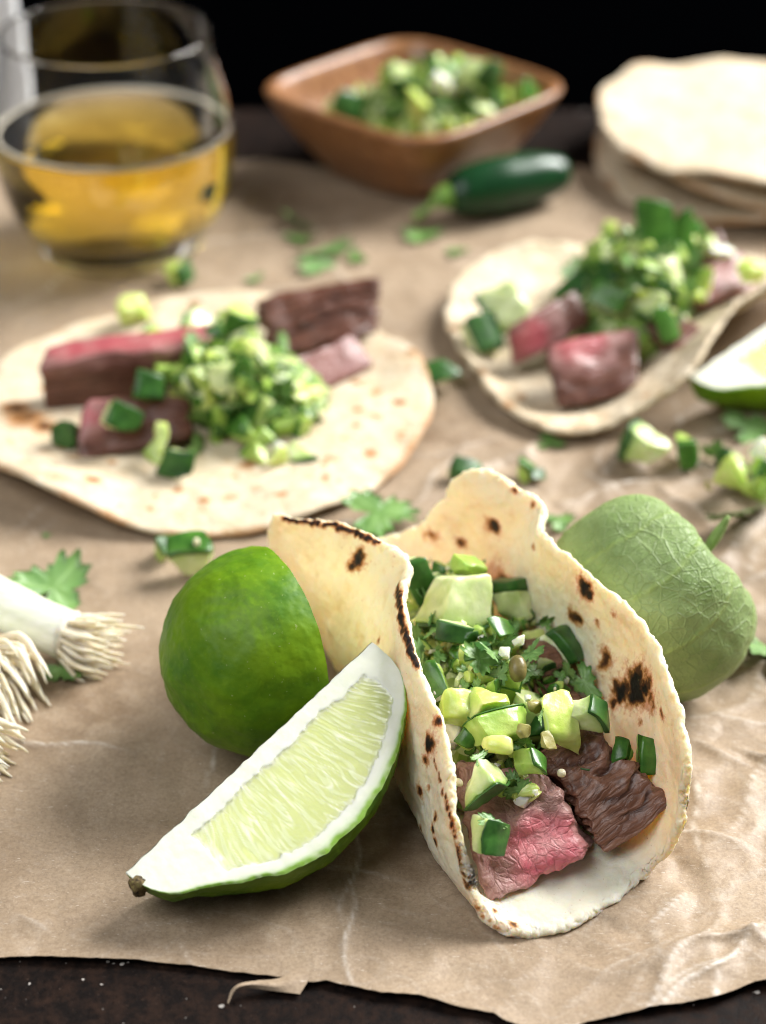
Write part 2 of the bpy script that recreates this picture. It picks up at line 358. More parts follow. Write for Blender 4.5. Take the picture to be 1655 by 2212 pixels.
# glass and drink
n = NB('glass'); n.set(color=(1, 1, 1), rough=.0, trans=1.0, ior=1.48)
n = NB('drink'); n.set(color=(1, 1, 1), rough=.0, trans=1.0, ior=1.345)
va = n.n.new('ShaderNodeVolumeAbsorption'); va.inputs['Color'].default_value = (.995, .87, .02, 1); va.inputs['Density'].default_value = 40.0
n.l(va.outputs[0], n.n['Material Output'].inputs['Volume'])
n = NB('foam'); n.set(color=(.80, .74, .60), rough=.35)

# ------------------------------------------------------------------ setting
V, F = rbox(6, .02, (-60, -40, -3), (60, 33.2, -.06)); tag(obj('table_top', V, F, 'table_dark', smooth=False), kind='structure', label='dark brown speckled table top')
V = np.array([(x_, y_, z_) for y_ in (150, 151) for x_, z_ in ((-260, -120), (260, -120), (260, 90), (-260, 90))], float)
tag(obj('backdrop', V, [[0, 1, 2, 3], [5, 4, 7, 6], [0, 4, 5, 1], [3, 2, 6, 7], [1, 5, 6, 2], [0, 3, 7, 4]], 'backdrop_black', smooth=False), kind='structure', label='plain black backdrop behind the table')
# parchment sheet
def fedge(x):
    px = [-500, 0, 75, 165, 300, 425, 500, 560, 640, 655, 705, 827, 902, 992, 1067, 1092, 1180, 1272, 1422, 1547, 1627, 1655, 2000]
    py = [2060, 2074, 2073, 2078, 2080, 2092, 2103, 2110, 2120, 2128, 2125, 2153, 2157, 2182, 2193, 2209, 2232, 2209, 2182, 2164, 2132, 2129, 2120]
    q = np.array([at(a, b)[:2] for a, b in zip(px, py)]); return np.interp(x, q[:, 0], q[:, 1])
def bedge(x): return 26.6 + .35 * np.sin(x * .55) + .25 * np.sin(x * 1.3 + 1) - np.where(x > 8.0, (x - 8.0) * .9, 0) + np.clip((-7.5 - x) * 1.6, 0, 5.5)
NX, NY = 420, 420
xs = np.linspace(-30, 30, NX); xs = np.sign(xs) * (abs(xs) * .45 + .55 * abs(xs) ** 2 / 30)
vs = np.linspace(0, 1, NY) ** 1.25
X = np.repeat(xs[:, None], NY, 1); fe = fedge(xs) + .03 * pn(np.stack([xs * 4, 0 * xs, 0 * xs], -1)); be = np.maximum(bedge(xs), fe + 8)
Y = fe[:, None] + vs[None] * (be - fe)[:, None]
q = np.stack([X, Y, 0 * X], -1)
Z = .10 * pn(q * .16 + 3) + .07 * pn(q * .42 + 9) + .03 * (1 - abs(pn(q * .8)) * 2)
crease = np.zeros_like(X)
rr = np.random.default_rng(21)
for k in range(330):
    right = rr.random() < .5
    cx, cy = (rr.uniform(3, 15), rr.uniform(-19, 6)) if right else (rr.uniform(-14, 14), rr.uniform(-18.5, 26))
    a = rr.normal(.9 if right else 0.3, .7); L = rr.uniform(.6, 3.6) * (1.0 if right else .8); w = rr.uniform(.04, .20); amp = rr.uniform(.06, .26) * (1 if right else .55) * rr.choice([1, 1, -.8])
    ca, sa = math.cos(a), math.sin(a); u = (X - cx) * ca + (Y - cy) * sa; v = -(X - cx) * sa + (Y - cy) * ca; v = v + .12 * np.sin(u * 2.2 + k) * min(1, L / 2)
    fade = np.clip(1 - abs(u) / L, 0, 1) ** .7
    Z += amp * np.exp(-abs(v) / (w * 2)) * fade
    if amp > 0: crease = np.maximum(crease, np.exp(-(v / .045) ** 2) * fade * rr.uniform(.3, 1.0))
rs = .35 + .65 * sstep(0, 8, X) * sstep(8, -4, Y) + .3 * sstep(-14, -18, Y)
Z += rs * (.15 * (.45 - abs(pn(q * .42 + 50))) + .08 * (.4 - abs(pn(q * .95 + 20))) + .022 * (.4 - abs(pn(q * 2.1 + 70))))
for f_, w_, a_ in ((.42, .012, 50), (.95, .022, 20)): crease = np.maximum(crease, np.exp(-(pn(q * f_ + a_) / w_) ** 2) * .22 * rs)
Z = Z + .05
edge = np.clip((Y - fe[:, None]) / 1.2, 0, 1); Z = Z * (.35 + .65 * edge) + (1 - edge) ** 2 * (.05 + .04 * np.sin(X * .9 + 1))
Z = np.maximum(Z, .0)
press = np.maximum.reduce([sstep(1.25, .95, np.hypot((X - a_) / rx_, (Y - b_) / ry_)) for a_, b_, rx_, ry_ in ((3.2, -12.5, 3.6, 4.8), (1.5, -8, 3.2, 3.5), (-5.4, 5.9, 7.2, 7.2), (7.5, 10, 6, 6), (-3, -14, 3, 2.5), (-9.6, 18.4, 3.2, 3.2), (16.3, 26.6, 7.3, 7.3))])
Z = Z * (1 - press) + np.minimum(Z, .08) * press                    # the food presses the sheet flat
V = np.stack([X, Y, Z], -1).reshape(-1, 3)
Vb = V - (0, 0, .02); F = np.concatenate([gridF(NX, NY, flip=True), gridF(NX, NY, NX * NY)]).tolist()
o = obj('parchment_paper', np.concatenate([V, Vb]), F, 'parchment', origin=(0, 0, 0), attrs={'crease': np.concatenate([crease.ravel()] * 2), 'stain': np.concatenate([np.maximum.reduce([np.exp(-(((X - a_) / r_) ** 2 + ((Y - b_) / r_) ** 2)) for a_, b_, r_ in ((0, -13.5, 2.6), (2.5, -1, 1.6), (-3, -15.5, 2.0), (1.8, 4.5, 1.5), (8, 3, 2), (-7, -9, 2))]).ravel()] * 2)})
paper = tag(o, 'crinkled brown parchment paper sheet spread under all the food', 'paper')
# torn flap at the front edge
fl = np.array([[(655, 2085, .12), (668, 2110, .12), (648, 2147, .05)], [(605, 2112, .14), (605, 2128, .16), (600, 2141, .08)], [(555, 2118, .2), (553, 2126, .22), (545, 2134, .14)], [(520, 2124, .25), (520, 2130, .26), (515, 2136, .2)], [(500, 2138, .16), (503, 2143, .17), (503, 2147, .14)], [(491, 2164, .04), (492, 2166, .04), (494, 2167, .03)]], float)
W_ = np.array([[at(*p) for p in r] for r in fl]); G = np.array([cr(r, np.linspace(0, 1, 8)) for r in cr(W_, np.linspace(0, 1, 30))])
Vf = G.reshape(-1, 3); Ff = np.concatenate([gridF(30, 8), gridF(30, 8, 240, flip=True)]).tolist()
tag(obj('torn_flap', np.concatenate([Vf, Vf - (0, 0, .015)]), Ff, 'parchment', paper, attrs={'crease': np.zeros(480), 'stain': np.zeros(480)}), 'thin torn strip curling off the front edge')
def paper_z(x, y):
    i = np.clip(np.searchsorted(xs, x), 0, NX - 1); t = (y - fe[i]) / (be[i] - fe[i]); j = int(np.clip(np.searchsorted(vs, t), 0, NY - 1)); return Z[i, j] if 0 <= t <= 1 else 0
# white reflector card at the back left, seen past the glass
V, F = rbox(3, .02, (-1, -.5, 0), (1, .5, 1)); V = V * (9, .4, 22); a = R_(-28)
V = np.stack([V[:, 0] * math.cos(a) - V[:, 1] * math.sin(a), V[:, 0] * math.sin(a) + V[:, 1] * math.cos(a), V[:, 2]], -1) + (-22.3, 34.6 - 3, -.05)
tag(obj('reflector_card', V, F, 'board_white', smooth=False), 'white card standing behind the glass at the top left corner', 'card')

# ------------------------------------------------------------------ tortillas
def thick(P, d, t, r, wrapx=False):
    n, m = P.shape[:2]
    du = np.gradient(P, axis=0); dv = (np.roll(P, -1, 1) - np.roll(P, 1, 1)) if wrapx else np.gradient(P, axis=1)
    N = np.cross(du, dv); N /= np.linalg.norm(N, axis=2)[..., None] + 1e-12
    th = t * np.sqrt(np.clip(1 - (1 - np.clip(d / r, 0, 1)) ** 2, 0, 1)) / 2
    return P + N * th[..., None], P - N * th[..., None], N
def espace(n, e=.004): # parameter samples crowded at both ends
    return np.concatenate([[0, e * .12, e * .45, e], np.linspace(e * 2, 1 - e * 2, n - 8), [1 - e, 1 - e * .45, 1 - e * .12, 1]])
def stitch(top, bot, boundary_mask, n, m, wrap=False, extraF=None):
    idx = np.arange(n * m); nb = np.where(boundary_mask.ravel(), idx, idx + n * m)
    Ft = gridF(n, m, wrap=wrap); Fb = nb[gridF(n, m, wrap=wrap, flip=True)]
    return np.concatenate([top.reshape(-1, 3), bot.reshape(-1, 3)]), np.concatenate([Ft, Fb])
def folded(name, ctrl, N, t, mat, marks, wob=.03, seed=0, flour=None, mscale=1.0):
    C = np.array(ctrl, float); u = espace(N); v = espace(N)
    P = cr(C, u); P = np.transpose(cr(np.transpose(P, (1, 0, 2)), v), (1, 0, 2))
    P = P + wob * nvec(P * .9 + seed) + wob * .35 * nvec(P * 2.6 + seed)
    lu = np.cumsum(np.linalg.norm(np.diff(P, axis=0, prepend=P[:1]), axis=2), 0); lv = np.cumsum(np.linalg.norm(np.diff(P, axis=1, prepend=P[:, :1]), axis=2), 1)
    d = np.minimum(np.minimum(lu, lu[-1:] - lu), np.minimum(lv, lv[:, -1:] - lv))
    # nibbled, uneven rim
    en = np.clip(1 - d / .5, 0, 1)[..., None]; P = P + en * (.06 * nvec(P * 2.2 + 5) + .04 * nvec(P * 6) + .02 * nvec(P * 13))
    tt = t * (1 + .25 * pn(P * 1.1 + 11)); top, bot, Nn = thick(P, d, tt, t * .75)
    bl = np.clip(pn(P * 1.5 + 60) - .25, 0, 1); bub = .10 * bl * np.clip(d / .5, 0, 1) + .05 * np.clip(pn(P * .9 + 40), 0, 1) * np.clip(d / .6, 0, 1) + .026 * fbm(P * 3.6, 4, .62) * np.clip(d / .2, 0, 1)
    top = top + Nn * bub[..., None]; bot = bot - Nn * (bub * .6)[..., None]
    bm = np.zeros(P.shape[:2], bool); bm[0] = bm[-1] = True; bm[:, 0] = bm[:, -1] = True
    V, F = stitch(top, bot, bm, N, N)
    char = np.concatenate([(.55 * bl * np.clip(.3 + pn(P * 5), 0, 1)).ravel()] * 2); pr = pj(V); nn = np.concatenate([Nn.reshape(-1, 3), -Nn.reshape(-1, 3)])
    facing = (nn * (CAM - V)).sum(1) > 0
    dist_w = .22 * nvec(V * 2.3) + .1 * nvec(V * 6)
    for px, py, r, s in marks:
        q = (pr[:, 0] - px) ** 2 + (pr[:, 1] - py) ** 2 + np.where(facing, 0, 1e5); near = np.where(q < q.min() + 60)[0]; a = near[np.argmin(pr[near, 2])]
        w_ = min(1, r * 3); dd = np.linalg.norm((V + dist_w * w_) - (V[a] + dist_w[a] * w_), axis=1) / (r * mscale); same = (nn @ nn[a]) > -.2
        char = np.maximum(char, s * np.exp(-dd ** 2 * .9) * same); char = np.maximum(char, .36 * min(s, 1) * np.exp(-(dd / 1.9) ** 2) * same)
    fl = np.zeros(len(V)) if flour is None else flour(V)
    return V, F, char, fl
ROWS = [
 [(1.80, -16.45, 1.25), (2.2, -16.95, .50), (2.9, -17.10, .16), (3.9, -16.85, .12), (4.85, -16.15, .12), (5.7, -15.35, .2), (6.2, -15.1, .75), (6.42, -15.1, 1.5)],
 [(1.50, -15.7, 2.5), (1.32, -15.6, 1.3), (1.75, -15.6, .30), (3.2, -15.5, .12), (4.6, -15.0, .12), (5.6, -14.5, .35), (6.35, -14.45, 1.5), (6.52, -14.65, 2.9)],
 [(1.38, -14.6, 3.25), (1.02, -14.4, 1.7), (1.2, -14.3, .3), (2.8, -13.8, .12), (4.3, -13.4, .12), (5.3, -13.0, .5), (6.05, -13.0, 2.1), (6.35, -13.25, 3.6)],
 [(.80, -12.8, 4.0), (.35, -12.4, 2.1), (.5, -12.2, .32), (2.1, -11.9, .12), (3.8, -11.6, .12), (4.8, -11.4, .6), (5.5, -11.3, 2.4), (5.85, -11.35, 4.15)],
 [(.45, -11.1, 4.5), (-.1, -10.5, 2.3), (.0, -10.1, .34), (1.6, -9.8, .12), (3.3, -9.4, .12), (4.3, -9.3, .7), (4.5, -9.3, 2.6), (4.68, -9.45, 4.35)],
 [(.55, -9.6, 4.75), (-.8, -9.0, 2.4), (-.9, -8.3, .4), (1.1, -7.8, .15), (2.8, -7.4, .25), (3.35, -7.5, 1.2), (3.62, -7.95, 3.0), (3.85, -8.1, 4.42)],
 [(-.9, -7.9, 4.55), (-1.75, -7.5, 2.5), (-1.5, -6.7, .9), (.5, -6.0, .6), (1.9, -5.9, 1.1), (2.7, -6.1, 2.4), (3.3, -6.5, 3.7), (3.85, -6.8, 4.55)],
 [(-2.7, -6.35, 3.85), (-2.85, -5.9, 2.6), (-2.0, -5.0, 1.9), (-.3, -4.5, 1.9), (.8, -4.7, 2.5), (1.45, -5.1, 3.5), (1.95, -5.3, 4.45), (2.75, -5.45, 4.65)]]
MARKS = [(766, 1208, .24, 1.25), (757, 1222, .16, 1.1), (775, 1198, .14, 1.1), (812, 1382, .09, .7), (948, 1553, .12, 1.1), (916, 1608, .2, 1.1), (912, 1640, .16, .8), (899, 1706, .13, .9), (928, 1793, .12, 1.2), (934, 1825, .12, 1.1), (934, 1764, .11, .9), (899, 1793, .1, .8), (920, 1700, .09, .6),
 (1073, 1962, .09, .75), (1114, 1991, .11, .75), (989, 1176, .16, .85), (1061, 1135, .2, 1.1), (1105, 1057, .13, .9), (1143, 1089, .10, .7), (1076, 1260, .42, .95), (1060, 1275, .25, 1.2), (1259, 1271, .24, 1.15), (1266, 1285, .14, 1.2), (1241, 1335, .22, 1.0), (1285, 1350, .10, .6), (1317, 1329, .11, .6),
 (1365, 1478, .40, 1.45), (1335, 1500, .30, 1.35), (1385, 1490, .26, 1.2), (1320, 1515, .2, 1.0), (1299, 1434, .30, .85), (1378, 1558, .10, .6), (1421, 1541, .14, .7), (1400, 1510, .3, .6), (928, 1161, .22, .7), (1065, 1145, .16, 1.0), (1145, 1180, .1, .5)]
def line(pts, n, r, s): return [(*(cr(np.array(pts, float), [k / (n - 1)])[0] + RNG.normal(0, 1.5, 2)), r * RNG.uniform(.7, 1.3), s * RNG.uniform(.75, 1.15)) for k in range(n)]
MARKS += line([(609, 1119), (680, 1124), (750, 1142), (812, 1168)], 48, .075, 1.3)
MARKS += line([(853, 1266), (858, 1318), (874, 1370), (899, 1428)], 30, .10, 1.3) + line([(858, 1330), (866, 1375), (880, 1395)], 7, .1, 1.0)
MARKS += line([(930, 1645), (952, 1710), (968, 1775), (985, 1850), (1000, 1915)], 30, .06, .95) + line([(1010, 1925), (1040, 1985), (1075, 2020)], 7, .08, .6)
V, F, ch, flr = folded('t', ROWS, 230, .22, 'tortilla', MARKS, .035, 0, lambda V: .75 * np.clip((-13.6 - V[:, 1]) / 1.5, 0, 1) * np.clip((1.2 - V[:, 2]) / 1.0, 0, 1))
tag(obj('folded_tortilla', V, F, 'tortilla', origin=(2.8, -11, 0), ref='out', attrs={'char': ch, 'flour': flr}), 'folded charred tortilla of the front taco, standing open beside the lime wedge', 'tortilla')

def disc(name, c, R, hf, t, mat, label, marks=(), nth=150, nr=46, seed=0, wav=.15, spots=14, group=None, rot=0, charamp=.9):
    th = np.linspace(0, 2 * math.pi, nth, endpoint=False); rr = 1 - np.concatenate([[0, .002, .008, .018], np.linspace(.03, .985, nr - 4)])
    Rt = R * (1 + .03 * pn(np.stack([np.cos(th) * 1.6, np.sin(th) * 1.6, 0 * th + seed], -1)) + .008 * pn(np.stack([np.cos(th) * 9, np.sin(th) * 9, 0 * th + seed], -1)))
    X = rr[:, None] * Rt * np.cos(th); Y = rr[:, None] * Rt * np.sin(th)
    Z = hf(X, Y) + wav * pn(np.stack([X * .35, Y * .35, 0 * X + seed * 3.1], -1)) * (rr[:, None] ** 2) + .03 * pn(np.stack([X * 1.2, Y * 1.2, 0 * X + seed], -1))
    P = np.stack([X + c[0], Y + c[1], Z + c[2] + t / 2], -1); d = (1 - rr)[:, None] * Rt[None]
    top, bot, Nn = thick(P, d, t * (1 + .2 * pn(P * 1.3)), t * .8, True)
    if (Nn[..., 2].mean()) < 0: top, bot, Nn = bot, top, -Nn
    top = top + Nn * (.05 * np.clip(pn(P * .9 + seed), 0, 1) * np.clip(d / .6, 0, 1))[..., None]
    bm = np.zeros(P.shape[:2], bool); bm[0] = True
    n, m = P.shape[:2]; V, Fq = stitch(top, bot, bm, n, m, True); F = Fq[:, ::-1].tolist()
    F += [list(range((n - 1) * m, n * m)), list(range(n * m + (n - 1) * m, 2 * n * m))[::-1]]
    char = .0 + np.zeros(len(V)); g = np.random.default_rng(seed + 5); char = np.concatenate([(.5 * np.clip(pn(P * 1.4 + 60 + seed) - .2, 0, 1)).ravel()] * 2); Vl = V + .12 * nvec(V * 2.6)
    for k in range(spots):
        a, q = g.uniform(0, 6.28), R * math.sqrt(g.random()) * .95; r = g.uniform(.10, .30)
        dd = ((Vl[:, 0] - c[0] - q * math.cos(a)) ** 2 + (Vl[:, 1] - c[1] - q * math.sin(a)) ** 2) / r ** 2; char = np.maximum(char, np.exp(-dd) * g.uniform(.3, charamp))
    pr = pj(V)
    for px, py, r, s in marks:
        a = np.argmin((pr[:n * m, 0] - px) ** 2 + (pr[:n * m, 1] - py) ** 2); dd = np.linalg.norm(Vl - Vl[a], axis=1) / r; char = np.maximum(char, s * np.exp(-dd ** 2))
    rim = np.clip(1 - np.concatenate([d.ravel()] * 2) / .35, 0, 1) * np.clip(.45 + pn(V * .7 + 3), 0, 1) * .55; char = np.maximum(char, rim)
    return tag(obj(name, V, F, mat, origin=c, ref='out', attrs={'char': char}), label, 'tortilla', group)
# rear-left tortilla, front left edge lifted
RL = (-5.65, 5.6, .32)
def h_rl(X, Y):
    r = np.hypot(X, Y); a = np.arctan2(Y, X)
    return .62 * np.exp(-((a + 2.2) / .42) ** 2) * sstep(3.5, 7.2, r) + .35 * np.exp(-((a - 1.2) / .7) ** 2) * sstep(4.5, 7.2, r) + .3 * np.exp(-((a - .2) / .5) ** 2) * sstep(5, 7.2, r)
disc("tortilla", RL, 7.25, h_rl, .2, 'tortilla_dry', 'flat tortilla on the left under steak strips and salsa', [(375, 940, .12, .9), (438, 1082, .16, .95), (60, 900, .7, .75), (40, 880, .5, .9), (95, 920, .4, 1.0), (335, 1070, .12, .6), (325, 1100, .16, .55), (770, 920, .16, .7), (740, 945, .12, .6), (865, 945, .14, .5), (240, 1000, .2, .55), (150, 985, .2, .4), (520, 900, .2, .5), (890, 760, .3, .5), (600, 650, .3, .5)], seed=2, spots=60, nth=340, nr=96, wav=.32)
# rear-right tortilla, cupped with its right front side folded up
RR = [
 [(3.21, 6.15, 0.6), (4.27, 4.56, 0.5), (5.34, 3.7, 0.5), (6.59, 3.81, 0.65), (7.59, 4.18, 0.95), (8.22, 4.36, 1.25), (8.56, 4.4, 1.5)],
 [(3.0, 7.2, 0.75), (4.2, 6.4, 0.28), (5.6, 5.9, 0.2), (6.8, 5.7, 0.35), (7.8, 5.6, 0.8), (8.8, 5.3, 1.4), (9.44, 5.04, 2.0)],
 [(2.35, 9.2, 0.75), (4.0, 8.6, 0.2), (5.8, 8.3, 0.12), (7.4, 8.4, 0.2), (8.6, 8.0, 0.75), (9.6, 7.3, 1.6), (10.3, 6.63, 2.5)],
 [(2.1, 11.2, 0.8), (4.0, 10.8, 0.2), (6.2, 10.5, 0.12), (8.2, 10.5, 0.15), (9.6, 9.6, 0.7), (10.6, 8.8, 1.7), (11.23, 7.97, 2.8)],
 [(2.5, 13.3, 1.0), (4.6, 12.9, 0.3), (6.8, 12.6, 0.12), (8.9, 12.6, 0.15), (10.8, 12.5, 0.6), (11.8, 10.7, 1.37), (12.31, 8.91, 3.0)],
 [(3.6, 14.9, 1.2), (5.4, 14.9, 0.5), (7.5, 14.8, 0.3), (9.6, 14.6, 0.3), (11.4, 14.4, 0.6), (12.98, 12.46, 1.24), (14.07, 10.53, 2.6)],
 [(5.2, 15.9, 1.4), (6.6, 16.4, 1.0), (8.2, 16.6, 0.8), (10.0, 16.5, 0.7), (11.6, 16.1, 0.8), (13.62, 14.96, 1.06), (15.14, 13.81, 1.6)]]
V, F, ch, flr = folded('t', RR, 130, .2, 'tortilla_dry', [(1105, 865, .3, .5), (1040, 790, .35, .45), (1180, 900, .3, .5), (985, 700, .3, .5), (1260, 910, .25, .4), (1130, 850, .2, .6), (1300, 895, .2, .4), (1390, 850, .2, .4), (1010, 640, .2, .4)], .06, 8)
tag(obj('tortilla', V, F, 'tortilla_dry', origin=(8, 10.5, 0), attrs={'char': ch}), 'half folded tortilla at right with its right side curled up', 'tortilla')
# stack of tortillas at the right edge
stackz = [(.12, 15.8, 26.2, 7.3, .4), (.7, 17.0, 27.1, 7.0, .5), (1.2, 16.1, 26.3, 7.2, .5), (1.75, 15.9, 26.4, 7.35, .5)]
names = ['bottom tortilla of the stack at the right edge', 'second tortilla from the bottom of the stack at right', 'third tortilla from the bottom of the stack at right', 'top tortilla of the stack at the right edge']
for k, (z, x, y, R, w) in enumerate(stackz):
    disc('tortilla', (x, y, z), R, lambda X, Y, k=k: .26 * np.sin(np.arctan2(Y, X) * 3 + k * 2.3) * (np.hypot(X, Y) / 7) ** 3 + (.5 * np.exp(-((np.arctan2(Y, X) - 3.0) / .5) ** 2) * sstep(5, 7, np.hypot(X, Y)) if k == 3 else .12 * sstep(4, 7, np.hypot(X, Y))), .22, 'tortilla_dry', names[k], seed=20 + k, spots=8, group='tortillas stacked at the right edge', wav=w, charamp=.5)

# ------------------------------------------------------------------ limes
LP = np.array([(-1, 0), (-.99, .14), (-.97, .25), (-.93, .36), (-.86, .44), (-.76, .52), (-.6, .69), (-.4, .88), (-.15, .99), (.1, 1.0), (.35, .94), (.6, .79), (.78, .64), (.9, .50), (.96, .38), (.99, .22), (1, 0)])
def lime_r(x):
    xx = np.linspace(-1, 1, 801); y = np.interp(xx, LP[:, 0], LP[:, 1]); k = np.hanning(41); k /= k.sum(); y2 = np.convolve(np.pad(y, 20, 'edge'), k, 'valid')
    w = np.clip((1 - abs(xx)) / .06, 0, 1); return np.interp(x, xx, y2 * w + y * (1 - w))
def worley(U, V_, su, sv, seed):
    g = np.random.default_rng(seed); nu, nv = int((U.max() - U.min()) / su) + 2, int((V_.max() - V_.min()) / sv) + 2
    pts = np.array([((i + g.uniform(0, 1)) * su + U.min() - su, (j + g.uniform(0, 1)) * sv + V_.min() - sv) for i in range(nu + 1) for j in range(nv + 1)])
    f1 = np.full(U.shape, 9e9); f2 = f1.copy()
    for p in pts:
        d = ((U - p[0]) / su) ** 2 + ((V_ - p[1]) / sv) ** 2; f2 = np.minimum(f2, np.maximum(f1, d)); f1 = np.minimum(f1, d)
    return np.sqrt(f1), np.sqrt(f2)
def lime_wedge(A0, A1, facept, R, ang, label, seed=0, detail=1.0, stem=True):
    A0, A1, fp = map(lambda p: np.asarray(p, float), (A0, A1, facept)); a = A1 - A0; L = np.linalg.norm(a) / 2; a /= 2 * L; M = (A0 + A1) / 2
    d = fp - M; d -= a * (d @ a); d /= np.linalg.norm(d); e = np.cross(a, d)
    if e[2] > 0: e = -e
    nx, nt = int(430 * detail), int(34 * detail)
    x = np.sin(np.linspace(-math.pi / 2, math.pi / 2, nx)); r = lime_r(x) * R
    root = empty('lime_wedge', (M[0], M[1], 0)); flip = np.dot(np.cross(a, d), e) < 0
    th = np.linspace(0, ang, nt)
    dirs = np.cos(th)[:, None] * d + np.sin(th)[:, None] * e
    P = M + a * (x * L)[:, None, None] + r[:, None, None] * dirs[None]
    bmp = .05 * fbm(P * 1.6 + seed, 3) + .012 * pn(P * 9); P = P + (bmp * sstep(0, .3, r)[:, None])[..., None] * dirs[None]
    bx = int(nx * .10)
    obj('rind', P.reshape(-1, 3), gridF(nx, nt, flip=not flip), 'lime_rind', root, ref=(d + e))
    nr_ = int(110 * detail)
    for side, (dd, nrm) in enumerate(((d, -np.cross(a, d) if flip else np.cross(a, d)), (np.cos(ang) * d + np.sin(ang) * e, None))):
        nn = -e if side == 0 else (np.cos(ang) * e - np.sin(ang) * d)
        q = np.concatenate([np.linspace(0, .94, nr_ - 6), [.955, .967, .978, .988, .995, 1.0]])
        if side == 1: q = np.linspace(0, 1, 24)
        Rr = r[:, None] * q[None]; X = (x * L)[:, None] + 0 * Rr
        m = np.minimum(np.minimum(Rr - .36 - .04 * np.sin(X * 3), r[:, None] - .36 - Rr), np.minimum((X + .62 * L) * .5, (.84 * L - X) * .5))
        m = m + .07 * pn(np.stack([X * 5, Rr * 3, 0 * X + seed], -1))
        pu = sstep(0, .10, m)
        Us = X / (1 + .20 * Rr) + .05 * pn(np.stack([X * 1.2, Rr * 1.2, 0 * X + 7], -1)); W1, W2 = worley(Us + .12 * pn(np.stack([X * 1.3, Rr * 1.3, 0 * X], -1)), Rr, .10, 1.1, seed + side)
        st = lambda f, r_, z_: pn(np.stack([Us * f, Rr * r_, 0 * X + z_], -1))
        memb = np.clip(.6 * np.exp(-(st(4.5, .55, 1) / .055) ** 2) * np.clip(.3 + 1.2 * st(3, 1.2, 5), 0, 1) + .55 * np.exp(-(st(9, .8, 2) / .10) ** 2) * np.clip(.4 + st(4, 1.5, 8), 0, 1) + .7 * sstep(.16, .0, m), 0, 1)
        dz = -.05 * pu + pu * (.022 * np.clip(1 - W1, 0, 1) + .02 * memb) + .012 * fbm(np.stack([X * 2.0, Rr * 2.0, 0 * X + seed], -1), 3)
        core = np.exp(-Rr / .12) * .03 * fbm(np.stack([X * 2.5, 0 * X, 0 * X], -1), 3)
        edgef = 1 - sstep(.97, 1.0, q)[None]; endf = sstep(0, .3, r)[:, None]
        P2 = M + a * X[..., None] + dd * (Rr + 0)[..., None] + nn * ((dz + .03) * edgef * endf)[..., None] - dd * (core * endf)[..., None]
        # keep the rim on the displaced rind
        P2 = P2 + (q[None, :, None] ** 8) * ((P[:, 0] if side == 0 else P[:, -1]) - (M + a * (x * L)[:, None] + dd * r[:, None]))[:, None]
        Fq = gridF(nx, len(q), flip=(side == 0) ^ (not flip)); pm = (pu.ravel()[Fq].mean(1) > .5)
        rim = (sstep(.93, .99, q)[None] * np.clip(.8 + .8 * pn(np.stack([X * 5, Rr * 5, 0 * X], -1)), 0, 1)) + sstep(.88, .97, q)[None] * .3 + 0 * X
        obj('pith', P2.reshape(-1, 3), Fq[~pm], 'lime_pith', root, ref=nn, attrs={'rim': np.clip(rim, 0, 1)})
        obj('pulp', P2.reshape(-1, 3), Fq[pm], 'lime_pulp', root, ref=nn, attrs={'memb': memb})
    if stem:
        pts = [M - a * (L * .955) + (d * .5 + e * .35) * R * .22, M - a * (L * 1.0) + (d * .5 + e * .3) * R * .20, M - a * (L * 1.035) + (d * .45 + e * .3) * R * .18]
        Vt, Ft = tube(pts, [.26, .27, .2, .1], 14, 10); Vt = Vt + .09 * nvec(Vt * 4.5) + .04 * nvec(Vt * 11); obj('stem_end', Vt, Ft, 'stem_brown', root)
    return tag(root, label, 'lime')
lime_wedge(at(272, 1887, 1.25), at(806, 1388, 3.75), at(712, 1810, 1.80), 2.85, R_(80), 'cut lime wedge in front, pale flesh to the camera, leaning on the front taco', 1)
lime_wedge(at(1490, 815, 1.5), at(1850, 575, 3.2), at(1705, 880, 1.3), 2.85, R_(80), 'lime wedge cut off by the right edge beside the curled tortilla', 5, .6, False)
# half lime, rind to the camera
def lime_half(c, n, R, H, label):
    n = np.asarray(n, float); n /= np.linalg.norm(n); u = np.cross(n, (0, 0, 1.0)); u /= np.linalg.norm(u); w = np.cross(u, n); c = np.asarray(c, float)
    nr_, nt = 70, 140; t = np.linspace(0, 1, nr_); th = np.linspace(0, 2 * math.pi, nt, endpoint=False)
    rad = R * np.sin(t * math.pi / 2 + .0) ** .92 ; hh = H * np.cos(t * math.pi / 2) ** .95
    hh = hh + .08 * np.exp(-(t / .07) ** 2)
    dirs = np.cos(th)[:, None] * u + np.sin(th)[:, None] * w
    P = c - n * hh[:, None, None] + rad[:, None, None] * dirs[None]
    k = (P - c) / (np.linalg.norm(P - c, axis=2)[..., None] + 1e-9); P = P + k * (.06 * fbm(P * .8, 3) + .012 * pn(P * 7))[..., None]
    root = empty('lime_half', (c[0], c[1], 0)); F = gridF(nr_, nt, wrap=True).tolist()
    obj('rind', P.reshape(-1, 3), F, 'lime_rind', root, ref=-n)
    q = np.array([1, .985, .96, .9, .8, .6, .4, .2, .02]); rim = P[-1]
    P2 = c + (rim - c)[None] * q[:, None, None] + n * .01
    P2[0] = rim
    Fq = gridF(len(q), nt, wrap=True); ring = np.repeat(np.arange(len(q) - 1), nt)
    obj('pith', P2.reshape(-1, 3), Fq[ring < 3], 'lime_pith', root, ref=n, attrs={'rim': np.repeat((q > .97).astype(float), nt)})
    obj('pulp', P2.reshape(-1, 3), Fq[ring >= 3].tolist(), 'lime_pulp', root, ref=n, attrs={'memb': np.zeros(len(q) * nt)})
    return tag(root, label, 'lime')
lime_half(at(602, 1400, 2.55), (.86, .50, -.05), 2.5, 2.8, 'half lime with its green rind towards the camera, behind the front wedge')

